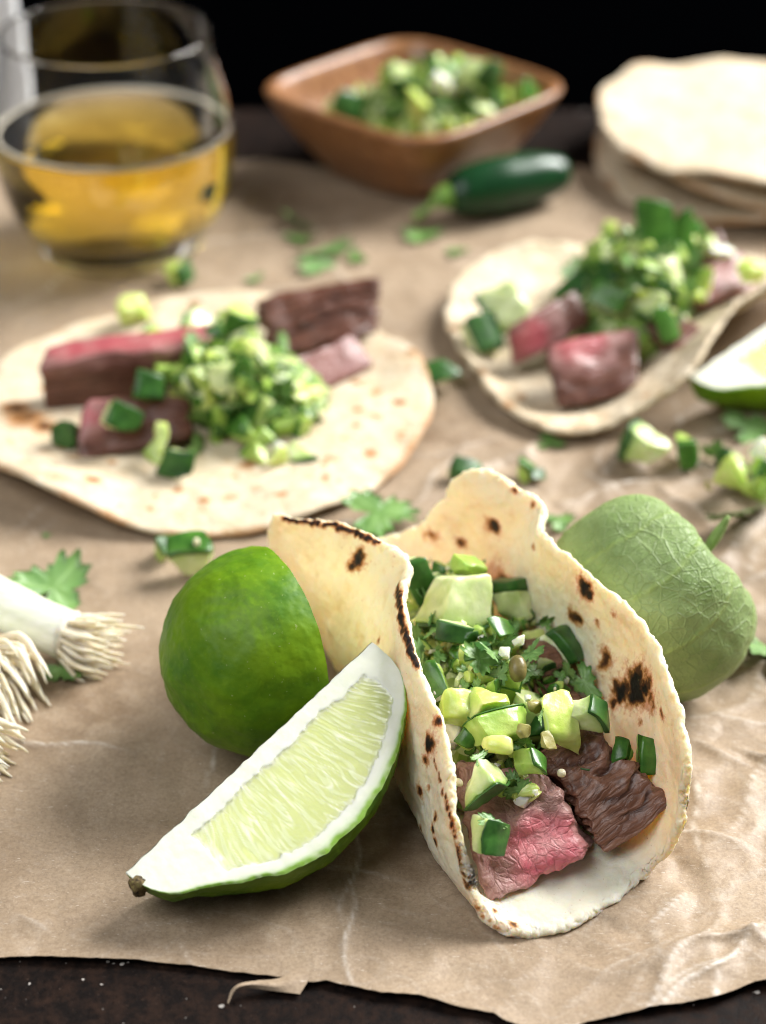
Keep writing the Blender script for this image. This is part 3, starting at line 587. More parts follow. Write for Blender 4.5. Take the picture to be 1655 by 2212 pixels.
# ------------------------------------------------------------------ tomatillo
def tomatillo(c, ax, R, label):
    ax = np.asarray(ax, float); ax /= np.linalg.norm(ax); u = np.cross(ax, (0.2, -.6, 1.0)); u /= np.linalg.norm(u); w = np.cross(ax, u); c = np.asarray(c, float)
    nt, nph = 110, 180; t = np.linspace(0.004, math.pi - .004, nt); ph = np.linspace(0, 2 * math.pi, nph, endpoint=False)
    T, PHI = np.meshgrid(t, ph, indexing='ij')
    lob = np.cos(PHI * 5 + .4); r = R * (1 + .035 * lob * np.sin(T) + .05 * np.cos(PHI * 2 + .8) * np.sin(T) ** 2)
    z = np.cos(T) * .98 - .40 * np.exp(-(T / .48) ** 2) * (1 + .18 * lob) + .08 * np.exp(-((math.pi - T) / .5) ** 2)
    rad = np.sin(T) ** .9
    x = r * rad; P = c + ax * (R * z)[..., None] + u * (x * np.cos(PHI))[..., None] + w * (x * np.sin(PHI))[..., None]
    nrm = (P - c) / np.linalg.norm(P - c, axis=2)[..., None]
    P = P + nrm * (.07 * fbm(P * .5 + 2, 3) + .035 * (.5 - abs(pn(P * .9 + 5))) + .035 * (.5 - abs(pn(P * 2.0))) + .012 * fbm(P * 4, 2))[..., None]
    wob = PHI + .10 * np.sin(T * 3 + 1)
    vein = np.exp(-((np.abs(((wob * 10 / (2 * math.pi)) % 1) - .5)) * 2 * math.pi / 10 * rad / .018) ** 2) * sstep(0, .5, np.sin(T))
    P = P + nrm * (.018 * vein)[..., None]
    root = empty('tomatillo', (c[0], c[1], 0)); F = gridF(nt, nph, wrap=True, flip=True).tolist()
    obj('husk', P.reshape(-1, 3), F, 'husk', root, ref='out', attrs={'vein': vein})
    b = c + ax * R * .50; tip = ax * 1.0
    Vt, Ft = tube([b, b + ax * .5 + u * .05, b + ax * .95 + (0, 0, .12), b + ax * 1.25 + (.02, 0, .38)], [.13, .12, .14, .05], 8, 12); obj('stem', Vt, Ft, 'husk', root, attrs={'vein': np.ones(len(Vt)) * .4})
    return tag(root, label, 'tomatillo')
tomatillo(at(1404, 1292, 2.35), (.70, .28, .58), 2.52, 'green tomatillo in its veined husk behind the front taco')

# ------------------------------------------------------------------ steak
def chunkC(top, depth, z0=.2):
    """8 corners from four (px,py,z) corners of the visible face, in order TL TR BR BL, pushed back by depth"""
    W_ = np.array([at(*p) for p in top]); C = np.zeros((2, 2, 2, 3)); C[0, 1, 1], C[1, 1, 1], C[1, 0, 1], C[0, 0, 1] = W_
    C[:, :, 0] = C[:, :, 1] + np.asarray(depth); C[:, :, 0, 2] = np.maximum(C[:, :, 0, 2], z0); return C
def steak_piece(C, label, cat='steak', n=30, r=.28, pinkc=None, pinkr=(.8, .8, 2), groove=(), amp=.09, seed=0, group=None, origin=None, pinkall=0.0, name='steak_slice', rag=.0, fax=0, mat='steak'):
    U, F = rbox(n, r); V = hexmap(U, C)
    fibre = np.stack([U[:, 0] * (.6 if fax == 0 else 5), U[:, 1] * 5, U[:, 2] * (5 if fax == 0 else .6)], -1)
    ctr = V.mean(0); out = V - ctr; out /= np.linalg.norm(out, axis=1)[:, None] + 1e-9
    V = V + .13 * nvec(V * .55 + seed) + amp * nvec(V * 1.5 + seed) + out * (amp * .4 * pn(fibre * 1.7 + seed) + amp * .45 * fbm(V * 3.5 + seed, 3))[:, None]
    if rag: V = V + np.sign(U[:, :1]) * (C[1, :, :].mean((0, 1)) - C[0, :, :].mean((0, 1))) / 2 * (rag * sstep(.6, 1, abs(U[:, 0])) * pn(fibre * (0, 1, 1) + seed))[:, None]
    gr = np.zeros(len(V))
    for (v0, w, dep, x0, x1) in groove:
        g = np.exp(-((U[:, 1] - v0 - .10 * np.sin(U[:, 0] * 3 + seed)) / w) ** 2) * sstep(x0, x0 + .3, U[:, 0]) * (1 - sstep(x1 - .2, x1 + .05, U[:, 0])) * sstep(.2, .8, U[:, 2]); gr = np.maximum(gr, g); V = V - out * (g * dep)[:, None]
    pk = np.zeros(len(V)) + pinkall
    if pinkc is not None:
        dd = ((U - np.array(pinkc)) / np.array(pinkr)); pk = np.maximum(pk, 1.25 * np.exp(-(dd ** 2).sum(1)) + .16 * pn(V * 2 + 9))
        pk = pk * (1 - .0 * U[:, 0])
    hd = [np.linalg.norm((np.take(C, 1, k) - np.take(C, 0, k)).mean((0, 1))) / 2 for k in range(3)]; Q = U * hd + seed * 3.7; o_ = [fax, (fax + 1) % 3, (fax + 2) % 3]
    o = obj(name, V, F, mat, origin=origin, ref='out', attrs={'pink': np.clip(pk, 0, 1), 'groove': np.clip(gr, 0, 1), 'fx': Q[:, o_[0]], 'fy': Q[:, o_[1]], 'fz': Q[:, o_[2]]})
    return tag(o, label, cat, group)
steak_piece(chunkC([(975, 1640, 2.15), (1185, 1672, 2.1), (1290, 1852, .75), (1050, 1955, .38)], (.1, 1.1, -.9)), 'pink medium rare steak slice at the mouth of the front taco', n=44, r=.26, pinkc=(.35, -.55, 1), pinkr=(.95, .9, 1.3), amp=.13, seed=1, pinkall=.30, fax=2)
steak_piece(chunkC([(1170, 1630, 2.05), (1275, 1555, 2.4), (1452, 1742, 1.55), (1318, 1850, .55)], (-.1, .8, -.8), .25), 'brown seared steak piece with torn fibres beside the pink slice', n=44, r=.16, groove=((.30, .07, .16, -.2, 1.1), (-.25, .05, .09, -.5, 1.1), (.62, .04, .06, -.8, .7), (-.6, .04, .05, -.3, .9)), amp=.08, seed=4, rag=.25)
steak_piece(chunkC([(1120, 1380, 2.6), (1180, 1375, 2.5), (1300, 1560, 1.8), (1200, 1600, 1.9)], (.1, 1.0, -1.2), .3), 'dark brown steak strip under the cucumber along the right wall of the front taco', n=26, r=.25, amp=.08, seed=6, pinkall=.12, groove=((.2, .06, .1, -1, 1.2), (-.3, .05, .08, -1, 1.2)))
steak_piece(chunkC([(850, 1175, 1.9), (900, 1170, 1.9), (960, 1240, 1.3), (890, 1250, 1.4)], (.1, 1.0, -1.0), .3), 'steak end showing at the back of the front taco', n=16, r=.3, amp=.08, seed=9, pinkall=.5)
# rear-left taco steak
steak_piece(chunkC([(100, 742, 2.3), (478, 690, 2.3), (488, 738, 2.15), (88, 792, 2.05)], (0, .05, -1.8), .35), 'long pink topped steak strip at the back left of the flat tortilla', n=26, r=.2, amp=.07, seed=11, mat='steak_shaded', pinkc=(0, .3, 1), pinkr=(1.6, 1.3, .55))
steak_piece(chunkC([(565, 650, 2.2), (806, 598, 2.6), (800, 722, 1.1), (585, 772, .9)], (0, 1.0, -.4), .35), 'brown fibrous steak piece standing at the back right of the flat tortilla', n=26, r=.2, amp=.09, seed=13, mat='steak_shaded', groove=((-.2, .08, .1, -1, 1.2), (.4, .06, .1, -1, 1.2)), rag=.2)
steak_piece(chunkC([(600, 790, 1.6), (768, 722, 1.6), (806, 790, .85), (632, 862, .7)], (0, .5, -.6), .35), 'greyish pink steak slice lying flat on the right of the left tortilla', n=24, r=.25, amp=.07, seed=15, mat='steak_shaded', pinkall=.42, fax=2)
steak_piece(chunkC([(183, 860, 1.95), (402, 848, 1.95), (418, 945, 1.0), (160, 1002, .5)], (0, .7, -.6), .35), 'steak strip with a pink end at the front left of the flat tortilla', n=24, r=.22, amp=.07, seed=17, mat='steak_shaded', pinkc=(-1, .5, .6), pinkr=(.55, .8, .9))
# rear-right taco steak
steak_piece(chunkC([(1098, 712, 2.1), (1245, 622, 2.4), (1278, 690, 1.7), (1112, 795, .8)], (0, .9, -.5), .35), 'dark red steak piece leaning left in the curled tortilla', n=24, r=.2, amp=.06, seed=21, mat='steak_shaded', pinkc=(-.5, .0, .7), pinkr=(.7, 1.2, 1.0))
steak_piece(chunkC([(1178, 752, 2.0), (1378, 712, 2.1), (1378, 840, 1.0), (1205, 890, .5)], (0, .9, -.4), .35), 'pink and brown steak piece at the front of the curled tortilla', n=24, r=.26, amp=.08, seed=23, mat='steak_shaded', pinkc=(-.2, .9, .7), pinkr=(.8, .7, .9))
steak_piece(chunkC([(1490, 590, 2.0), (1600, 540, 2.1), (1640, 620, 1.5), (1510, 660, 1.5)], (0, .9, -.8), .35), 'brown steak piece at the right end of the curled tortilla', n=18, r=.26, amp=.08, seed=25, mat='steak_shaded', pinkall=.35)
steak_piece(chunkC([(1480, 510, 1.8), (1560, 490, 1.9), (1570, 540, 1.5), (1490, 560, 1.5)], (0, .9, -.8), .35), 'small dark steak end behind the salsa of the curled tortilla', n=14, r=.3, amp=.08, seed=27, mat='steak_shaded', pinkall=.1)
steak_piece(chunkC([(1370, 680, 1.8), (1440, 650, 1.9), (1540, 720, 1.9), (1450, 760, 1.5)], (0, .9, -.8), .35), 'brown steak strip along the curled right side under the salsa', n=18, r=.3, amp=.08, seed=29, mat='steak_shaded', pinkall=.2)

# ------------------------------------------------------------------ produce pieces
def cuts(V, k, avoid=None):
    """random knife cuts: planes (normal, offset) that slice corners off the piece"""
    ctr = V.mean(0); out = []
    while len(out) < k:
        n_ = RNG.normal(size=3); n_ /= np.linalg.norm(n_)
        if avoid is not None and n_ @ avoid > .15: continue
        out.append((n_, ctr @ n_ + ((V - ctr) @ n_).max() * RNG.uniform(.45, .8)))
    return out
def cut(V, planes):
    for n_, o_ in planes: V = V - np.maximum(V @ n_ - o_, 0)[:, None] * n_
    return V
def crisp(o, deg=38): o.data.set_sharp_from_angle(angle=R_(deg)); return o
def peeled(name, C, fl, sk, label, cat, group=None, n=12, r=.2, skin_t=.10, bulge=.12, amp=.05, seed=0, origin=None):
    """a chunk with peel on its local +z side"""
    U, F = rbox(n, r, (-1, -1, -1), (1, 1, 1 - skin_t)); V = hexmap(U, C, bulge); zz = (C[:, :, 1] - C[:, :, 0]).mean((0, 1)); pl = cuts(V, 3, zz / np.linalg.norm(zz)); V = cut(V, pl); V = V + amp * nvec(V * 2.2 + seed) + amp * .4 * nvec(V * 6 + seed)
    o = tag(obj(name, V, F, fl, origin=origin, ref='out', attrs={'peelward': sstep(.2, .95, U[:, 2])}), label, cat, group)
    U, F = rbox(max(4, n // 2), .12, (-1.015, -1.015, 1 - skin_t - .02), (1.015, 1.015, 1.02)); V = cut(hexmap(U, C, bulge), [(a_, b_ + .012) for a_, b_ in pl]); V = V + amp * nvec(V * 2.2 + seed)
    obj('peel', V, F, sk, o, ref='out'); return crisp(o)
def chunk(name, C, m, label, cat, group=None, n=10, r=.4, amp=.05, seed=0, origin=None):
    U, F = rbox(n, r); V = hexmap(U, C); V = cut(V, cuts(V, 0 if r > .8 else 4)); V = V + amp * nvec(V * 2.0 + seed) + amp * .4 * nvec(V * 5.5 + seed)
    return crisp(tag(obj(name, V, F, m, origin=origin, ref='out'), label, cat, group), 45)
def pc(px, py, z, sx, sy, sz, rot, jit=.06, taper=0): return place(boxC((sx, sy, sz), jit, taper), at(px, py, z), rot)
# -- front taco, large pieces that can be told apart (face-on sizes in cm)
FT = 'salsa pieces in the front taco'
peeled('cucumber_piece', pc(975, 1300, 3.15, 1.5, 1.1, 1.15, (150, 15, 25)), 'cucumber_flesh', 'cucumber_peel', 'large pale cucumber chunk at the back of the front taco salsa', 'cucumber', FT, n=16, seed=1)
chunk('pepper_piece', pc(1010, 1222, 3.5, .62, .55, .6, (20, 30, 40), .1), 'pepper_flesh', 'bright yellow green pepper piece topping the back of the front taco', 'pepper', FT, seed=2)
peeled('cucumber_piece', pc(912, 1258, 2.9, .7, 1.3, .7, (70, -20, 20)), 'cucumber_flesh', 'cucumber_peel', 'cucumber piece with dark peel at the back left of the front taco', 'cucumber', FT, skin_t=.9, seed=3)
peeled('cucumber_piece', pc(990, 1366, 3.25, .95, .45, .55, (60, 10, -8)), 'cucumber_flesh', 'cucumber_peel', 'thin cucumber strip with dark peel below the large cucumber chunk', 'cucumber', FT, skin_t=.4, seed=4)
peeled('cucumber_piece', pc(1120, 1300, 2.3, 1.25, 1.0, .9, (-30, 20, 35)), 'cucumber_flesh', 'cucumber_peel', 'shaded cucumber piece with dark peel against the back wall of the front taco', 'cucumber', FT, skin_t=.5, seed=5)
peeled('cucumber_piece', pc(1212, 1402, 2.2, 1.15, .85, .8, (-20, 35, -40)), 'cucumber_flesh', 'cucumber_peel', 'dark cucumber piece along the right wall above the steak strip', 'cucumber', FT, skin_t=.6, seed=6)
chunk('caper', place(boxC((.42, .42, .62), .0), at(1118, 1445, 3.3), (-50, 8, 5)), 'caper_green', 'brown green caper on top of the front taco', 'caper', FT, r=.95, amp=.015, seed=7)
chunk('tomatillo_piece', pc(1010, 1522, 2.85, 1.05, .85, .8, (30, 10, 15), .12), 'tomatillo_flesh', 'pale green seedy tomatillo chunk left of the front taco centre', 'tomatillo', FT, n=14, seed=8)
peeled('tomatillo_piece', pc(1085, 1512, 2.95, 1.2, .8, .55, (-150, 25, 20), .12, .5), 'tomatillo_flesh', 'pepper_skin', 'green tomatillo wedge with a pointed end above the pepper wedge', 'tomatillo', FT, n=14, skin_t=.05, seed=9)
peeled('pepper_piece', pc(1068, 1572, 2.85, 1.5, .55, .6, (-60, 8, 26), .08, -.4), 'pepper_flesh', 'pepper_skin', 'long bright green pepper wedge across the front taco', 'pepper', FT, n=14, skin_t=.06, seed=10)
chunk('seed_pulp', pc(1078, 1610, 2.85, .72, .45, .4, (20, 0, -10), .05), 'seed_gel', 'glossy yellow green seed pulp below the pepper wedge', 'seed pulp', FT, r=.85, seed=11)
chunk('tomatillo_piece', pc(1206, 1560, 2.7, .95, 1.35, .85, (35, 10, 20), .12), 'tomatillo_flesh', 'large pale yellow tomatillo chunk at the right of the front taco salsa', 'tomatillo', FT, n=14, seed=12)
peeled('cucumber_piece', pc(1262, 1546, 2.75, .75, .7, .75, (20, 65, 15)), 'cucumber_flesh', 'cucumber_peel', 'cucumber dice with dark peel to the right of the pale tomatillo chunk', 'cucumber', FT, skin_t=.2, seed=13)
peeled('cucumber_piece', pc(1038, 1685, 2.35, 1.1, 1.05, .7, (125, 25, 60), .06, .45), 'cucumber_flesh', 'cucumber_peel', 'triangular cucumber slice with green peel resting on the pink steak', 'cucumber', FT, n=14, skin_t=.10, seed=14)
peeled('pepper_piece', pc(1148, 1652, 2.35, .5, .55, .5, (30, 40, 20), .1), 'pepper_flesh', 'pepper_skin', 'small bright green pepper cube between the cucumber triangle and brown steak', 'pepper', FT, skin_t=.2, seed=15)
peeled('cucumber_piece', pc(1045, 1806, 1.75, .72, .8, .7, (60, 35, 30)), 'cucumber_flesh', 'cucumber_peel', 'lowest cucumber dice of the front taco lying on the pink steak slice', 'cucumber', FT, n=14, skin_t=.12, seed=16)
peeled('pepper_piece', pc(1405, 1625, 1.95, .52, .95, .4, (50, 10, 8), .05), 'pepper_flesh', 'pepper_skin', 'dark green upright pepper strip at the right wall of the front taco', 'pepper', FT, skin_t=1.5, bulge=.05, seed=17)
peeled('pepper_piece', pc(1345, 1620, 2.0, .4, .7, .35, (50, -10, -25), .08, .3), 'pepper_flesh', 'pepper_skin', 'smaller dark green pepper piece left of the upright pepper strip', 'pepper', FT, skin_t=1.2, seed=18)
chunk('onion_piece', pc(1125, 1730, 1.75, .55, .28, .3, (20, 0, 15)), 'onion', 'translucent white onion bit on the pink steak slice', 'onion', FT, seed=19)
chunk('onion_piece', pc(976, 1575, 2.3, .42, .85, .5, (20, 10, -12)), 'onion', 'white onion chunk tucked against the left wall of the front taco', 'onion', FT, seed=20)
chunk('onion_piece', pc(1092, 1410, 3.45, .3, .28, .24, (20, 10, -12), .15), 'onion', 'white onion bit left of the caper', 'onion', FT, seed=21, n=6)
chunk('onion_piece', pc(1122, 1388, 3.4, .26, .3, .22, (40, 10, 32), .15), 'onion', 'white onion bit above the caper', 'onion', FT, seed=22, n=6)
chunk('seed', place(boxC((.2, .2, .18)), at(1213, 1670, 2.05), (0, 0, 0)), 'seed', 'round pale seed on the brown steak piece', 'seed', FT, r=.95, n=6, amp=.0)
chunk('seed', place(boxC((.17, .24, .15)), at(991, 1690, 2.2), (0, 0, 30)), 'seed', 'pale seed at the left of the cucumber triangle', 'seed', FT, r=.95, n=6, amp=.0)
chunk('olive_piece', pc(1126, 1580, 3.1, .42, .35, .14, (35, 10, 10), .1), 'olive', 'flat olive piece at the tip of the long pepper wedge', 'olive', FT, seed=24, n=8)
chunk('olive_piece', pc(1185, 1600, 3.1, .4, .4, .2, (45, 10, 50), .15), 'olive', 'ragged olive piece on the pale yellow tomatillo chunk', 'olive', FT, seed=25, n=8)
chunk('olive_piece', pc(1150, 1525, 2.9, .5, .32, .3, (15, 10, 20), .1), 'olive', 'olive piece behind the pale yellow tomatillo chunk', 'olive', FT, seed=26, n=8, r=.8)
peeled('pepper_piece', pc(935, 1470, 2.9, .6, .95, .45, (30, -30, 10)), 'pepper_flesh', 'pepper_skin', 'green pepper slice standing along the left wall of the front taco', 'pepper', FT, seed=27)
peeled('pepper_piece', pc(1075, 1370, 3.1, .75, .5, .5, (25, 20, 40)), 'pepper_flesh', 'pepper_skin', 'green pepper bit between the thin cucumber strip and the caper', 'pepper', FT, seed=28)

# -- cilantro
def leaf_mesh(name, size, seed, lobes=5, curl=.25, thickn=.012):
    g = np.random.default_rng(seed); ph = np.linspace(0, 2 * math.pi, 72, endpoint=False); q = np.array([.02, .35, .7, 1.0])
    lob = abs(np.cos((ph) * 1.5)) ** .7 * .55 + .45; stemgap = 1 - .75 * np.exp(-((abs(ph - math.pi)) / .35) ** 2)
    rad = size * lob * stemgap * (1 + .12 * np.sign(np.sin(ph * lobes * 3 + seed)) * abs(np.sin(ph * lobes * 3 + seed)) ** .6 + .08 * g.normal(size=72) * .6)
    X = q[:, None] * rad * np.cos(ph); Y = q[:, None] * rad * np.sin(ph) * .85
    Zl = curl * size * ((X / size) ** 2 * .7 * g.choice([1, -.4]) + .5 * np.sin(Y / size * 2.5 + seed) * .5) + .06 * size * pn(np.stack([X * 3 / size, Y * 3 / size, 0 * X + seed], -1))
    P = np.stack([X, Y, Zl - Zl.min() + .02], -1).reshape(-1, 3); n_ = len(P)
    vein = (np.exp(-(np.sin(ph * 1.5) / .12) ** 2)[None] * np.array([1, .9, .6, 0])[:, None]).ravel()
    F = gridF(4, 72, wrap=True).tolist() + [list(range(72))[::-1]]; Fb = [[k + n_ for k in f[::-1]] for f in F]
    rim = [[3 * 72 + k, 3 * 72 + (k + 1) % 72, n_ + 3 * 72 + (k + 1) % 72, n_ + 3 * 72 + k][::-1] for k in range(72)]
    return make_mesh(name, np.concatenate([P, P - (0, 0, thickn)]), F + Fb + rim, 'cilantro', {'vein': np.concatenate([vein, vein])})
LEAF = [leaf_mesh('cilantro_leaf', 1.0, k) for k in range(6)]
def leaf(px, py, z, size, rot, label, k=0, group='cilantro leaves', cat='cilantro', name='cilantro_leaf', sy=1.0):
    o = bpy.data.objects.new(name, LEAF[k % 6]); COL.objects.link(o); p = at(px, py, z); o.location = p * S; o.rotation_euler = [R_(a) for a in rot]; o.scale = (size, size * sy, size)
    return tag(o, label, cat, group)
leaf(115, 1275, .25, 1.2, (18, -8, 60), 'large cilantro leaf pointing up behind the front scallion', 0)
leaf(60, 1262, .12, .9, (5, 10, 170), 'cilantro leaf lying at the left edge behind the front scallion', 1)
leaf(140, 1450, .12, .65, (10, 0, -40), 'small cilantro leaf below the roots of the front scallion', 2)
leaf(815, 1112, .5, 1.15, (18, 5, 20), 'pale cilantro leaf behind the left corner of the front taco', 3)
leaf(1185, 960, .12, .55, (5, 5, 100), 'small pale cilantro leaf in front of the curled tortilla', 4)
leaf(640, 480, .25, .85, (30, 20, 90), 'upright cilantro leaf left of the pepper in the middle distance', 5)
leaf(715, 545, .15, 1.2, (5, 10, 200), 'large dark cilantro leaf in the middle of the paper', 0, sy=.7)
leaf(680, 578, .12, .9, (4, 5, 20), 'pale cilantro leaf in front of the large dark one', 1, sy=.7)
leaf(905, 512, .12, .85, (6, 5, 10), 'cilantro leaf just in front of the pepper stem', 2, sy=.8)
leaf(985, 545, .12, .5, (6, 10, 130), 'small cilantro leaf between the pepper and the curled tortilla', 3)
leaf(550, 605, .12, .5, (2, 4, 60), 'tiny cilantro leaf behind the flat tortilla', 4, sy=.6)
leaf(655, 520, .15, .8, (8, 12, 150), 'cilantro leaf between the upright leaf and the large dark one', 2, sy=.7)
leaf(770, 560, .15, .7, (8, 4, 100), 'cilantro leaf to the right of the large dark one', 4, sy=.6)
leaf(1615, 930, .25, .95, (15, 5, 30), 'cilantro leaf under the lime at the right edge', 5)
leaf(1630, 1110, .7, 1.3, (35, 10, 200), 'dark cilantro leaf at the right edge beside the tomatillo stem', 0)
leaf(1650, 1420, .3, 1.0, (30, 20, 80), 'cilantro leaf at the right edge beside the tomatillo', 1)
leaf(1205, 1130, .2, .5, (10, 5, 30), 'cilantro scrap peeking out between the tomatillo and the front taco', 2)
leaf(100, 1157, .1, .14, (5, 5, 30), 'tiny cilantro speck under the lifted tortilla edge', 3)
leaf(1035, 1425, 3.35, .55, (25, 15, 30), 'ruffled cilantro leaf on top of the front taco left of the caper', 4)
leaf(1060, 1415, 3.45, .42, (40, -15, 130), 'bright cilantro leaf scrap just above the caper', 1)
leaf(1150, 1415, 3.0, .5, (20, 35, 200), 'dark cilantro leaf to the right of the caper', 2)
leaf(1262, 1475, 2.1, .65, (30, 30, -50), 'dark cilantro leaf tip along the right wall of the front taco', 5, sy=.6)
leaf(1058, 1775, 2.1, .38, (20, 20, 0), 'small cilantro leaf on the lowest cucumber dice', 3, sy=.6)
leaf(1030, 1640, 2.85, .34, (40, 10, 60), 'cilantro scrap at the top of the cucumber triangle', 2, sy=.5)
leaf(1165, 1553, 3.25, .28, (50, 0, 80), 'cilantro sliver on the pale yellow tomatillo chunk', 0, sy=.4)

# -- small chopped bits copied through the piles
def proto(kind, seed):
    g = RNG
    if kind == 'cucumber_piece': o = peeled('cucumber_piece', boxC((.75, .65, .6), .1), 'cucumber_flesh', 'cucumber_peel', None, None, n=7, skin_t=.13, seed=seed, origin=(0, 0, 0))
    elif kind == 'pepper_piece': o = peeled('pepper_piece', boxC((.7, .5, .3), .12), 'pepper_flesh', 'pepper_skin', None, None, n=6, skin_t=.2, bulge=.3, seed=seed, origin=(0, 0, 0))
    elif kind == 'tomatillo_piece': o = chunk('tomatillo_piece', boxC((.65, .6, .5), .18), 'tomatillo_flesh', None, None, n=7, seed=seed, origin=(0, 0, 0))
    elif kind == 'onion_piece': o = chunk('onion_piece', boxC((.3, .26, .2), .15), 'onion', None, None, n=5, seed=seed, origin=(0, 0, 0))
    elif kind == 'chopped_herb': o = chunk('chopped_herb', boxC((.42, .3, .12), .25), 'chop_green', None, None, n=5, r=.3, amp=.06, seed=seed, origin=(0, 0, 0))
    elif kind == 'seed': o = chunk('seed', boxC((.13, .10, .09), .0), 'seed', None, None, n=3, r=.9, amp=0, origin=(0, 0, 0))
    elif kind == 'olive_piece': o = chunk('olive_piece', boxC((.34, .3, .16), .2), 'olive', None, None, n=5, seed=seed, origin=(0, 0, 0))
    return o
PROTO = {k: [] for k in ('cucumber_piece', 'pepper_piece', 'tomatillo_piece', 'onion_piece', 'seed', 'olive_piece')}
for k in PROTO:
    for s in range(3): PROTO[k].append([proto(k, 50 + s), False])
CATN = dict(cucumber_piece='cucumber', pepper_piece='pepper', tomatillo_piece='tomatillo', onion_piece='onion', chopped_herb='herb', seed='seed', olive_piece='olive')
def bit(kind, p, size, label, group, rot=None):
    if kind == 'chopped_herb':
        o = bpy.data.objects.new('cilantro_scrap', LEAF[RNG.integers(6)]); COL.objects.link(o); o.location = np.asarray(p) * S; o.rotation_euler = RNG.uniform(0, 6.28, 3) if rot is None else [R_(a) for a in rot]
        o.scale = [size * .34 * x for x in RNG.uniform(.7, 1.3, 3)]; return tag(o, label, 'cilantro', group)
    slot = PROTO[kind][RNG.integers(3)]
    if not slot[1]: o = slot[0]; slot[1] = True
    else: o = copy_tree(slot[0])
    o.location = np.asarray(p) * S; o.rotation_euler = [R_(a) for a in rot] if rot is not None else RNG.uniform(0, 6.28, 3); o.scale = [size * x for x in RNG.uniform(.85, 1.2, 3)]
    return tag(o, label, CATN[kind], group)
# front taco filler
LBL = dict(cucumber_piece='small diced cucumber bit', pepper_piece='small green pepper bit', tomatillo_piece='small tomatillo bit', onion_piece='tiny white onion bit', chopped_herb='chopped green cilantro scrap', seed='tiny pale seed', olive_piece='small olive bit')
def bit_label(kd, where): return LBL[kd] + ' ' + where
regions = [(905, 1245, 35, 45, 2.75, 9, 'at the back left of the front taco'), (985, 1250, 60, 35, 2.8, 8, 'around the large cucumber chunk'), (930, 1385, 40, 45, 2.85, 14, 'along the left wall of the front taco'), (1045, 1395, 60, 40, 3.05, 16, 'just behind the caper'), (1040, 1462, 65, 30, 3.05, 16, 'to the left of the caper'), (940, 1460, 25, 50, 2.65, 8, 'beside the standing pepper slice'), (1185, 1470, 55, 45, 2.35, 10, 'between the caper and the right wall'), (1150, 1370, 50, 50, 2.3, 10, 'in the shaded back right of the front taco'), (1120, 1690, 50, 35, 1.95, 9, 'on top of the pink steak slice'), (1060, 1560, 80, 60, 2.65, 14, 'around the long pepper wedge')]
kinds = ['chopped_herb', 'pepper_piece', 'tomatillo_piece', 'pepper_piece', 'tomatillo_piece', 'chopped_herb', 'onion_piece', 'seed', 'olive_piece', 'cucumber_piece', 'tomatillo_piece', 'chopped_herb', 'pepper_piece']
for (cx_, cy_, sx_, sy_, z, cnt, where) in regions:
    for k in range(int(cnt * 2.0)):
        kd = kinds[RNG.integers(len(kinds))]; big = kd in ('cucumber_piece', 'tomatillo_piece', 'pepper_piece')
        bit(kd, at(cx_ + RNG.uniform(-1, 1) * sx_, cy_ + RNG.uniform(-1, 1) * sy_, z - (.25 if big else 0) + RNG.uniform(-.15, .2)), RNG.uniform(.4, .85) if big else RNG.uniform(.5, 1.0), bit_label(kd, where), 'small bits ' + where)
# lower pieces that fill the taco and show through the gaps
for k in range(18):
    t = RNG.uniform(0, 1); x = 3.1 - 1.7 * t + RNG.uniform(-1.5, 1.5) * (1 - .15 * t); y = -13.4 + 6.2 * t
    kd = ['cucumber_piece', 'tomatillo_piece', 'pepper_piece', 'chopped_herb'][RNG.integers(4)]
    bit(kd, (x, y, RNG.uniform(1.9, 2.4) * (1 - .12 * abs(x - 2.6))), RNG.uniform(1.0, 1.4), bit_label(kd, 'low in the salsa of the front taco'), 'bits low in the front taco')
def side(px, py, cx_, cy_):
    u, v = (px - cx_) / 100, (py - cy_) / 80
    return ('left' if u < 0 else 'right') + ' side' if abs(u) > abs(v) else ('back' if v < 0 else 'front')

def bed(label, pts, zc, rx, ry, rot=0, z0=.3, seed=0, kind_name='minced_salsa'):
    """lumpy mound of finely minced salsa under the pieces"""
    th = np.linspace(0, 2 * math.pi, 90, endpoint=False); q = np.linspace(.02, 1, 34)
    X = q[:, None] * np.cos(th) * rx; Y = q[:, None] * np.sin(th) * ry; ca, sa = math.cos(rot), math.sin(rot)
    Xw, Yw = X * ca - Y * sa + pts[0], X * sa + Y * ca + pts[1]; Zw = z0 + (zc - z0) * (1 - q[:, None] ** 2.4) + 0 * Xw
    P = np.stack([Xw, Yw, Zw], -1); P = P + .16 * nvec(P * 1.9 + seed) * (1.1 - q[:, None, None]) + .10 * nvec(P * 4.2 + seed)
    return tag(obj(kind_name, P.reshape(-1, 3), gridF(34, 90, wrap=True).tolist() + [list(range(90))[::-1]], 'minced', ref=(0, 0, 1)), label, 'salsa', kind='stuff')
bed('minced green salsa under the pieces in the front taco', (1.75, -9.9), 2.7, 1.85, 3.9, R_(14), .5, 3)
bed('minced green salsa under the pieces on the left tortilla', (-4.0, 5.8), 2.1, 2.4, 2.3, 0, .5, 5)
bed('minced green salsa under the pieces in the curled tortilla', (8.2, 10.4), 2.6, 2.1, 2.5, 0, .5, 7)
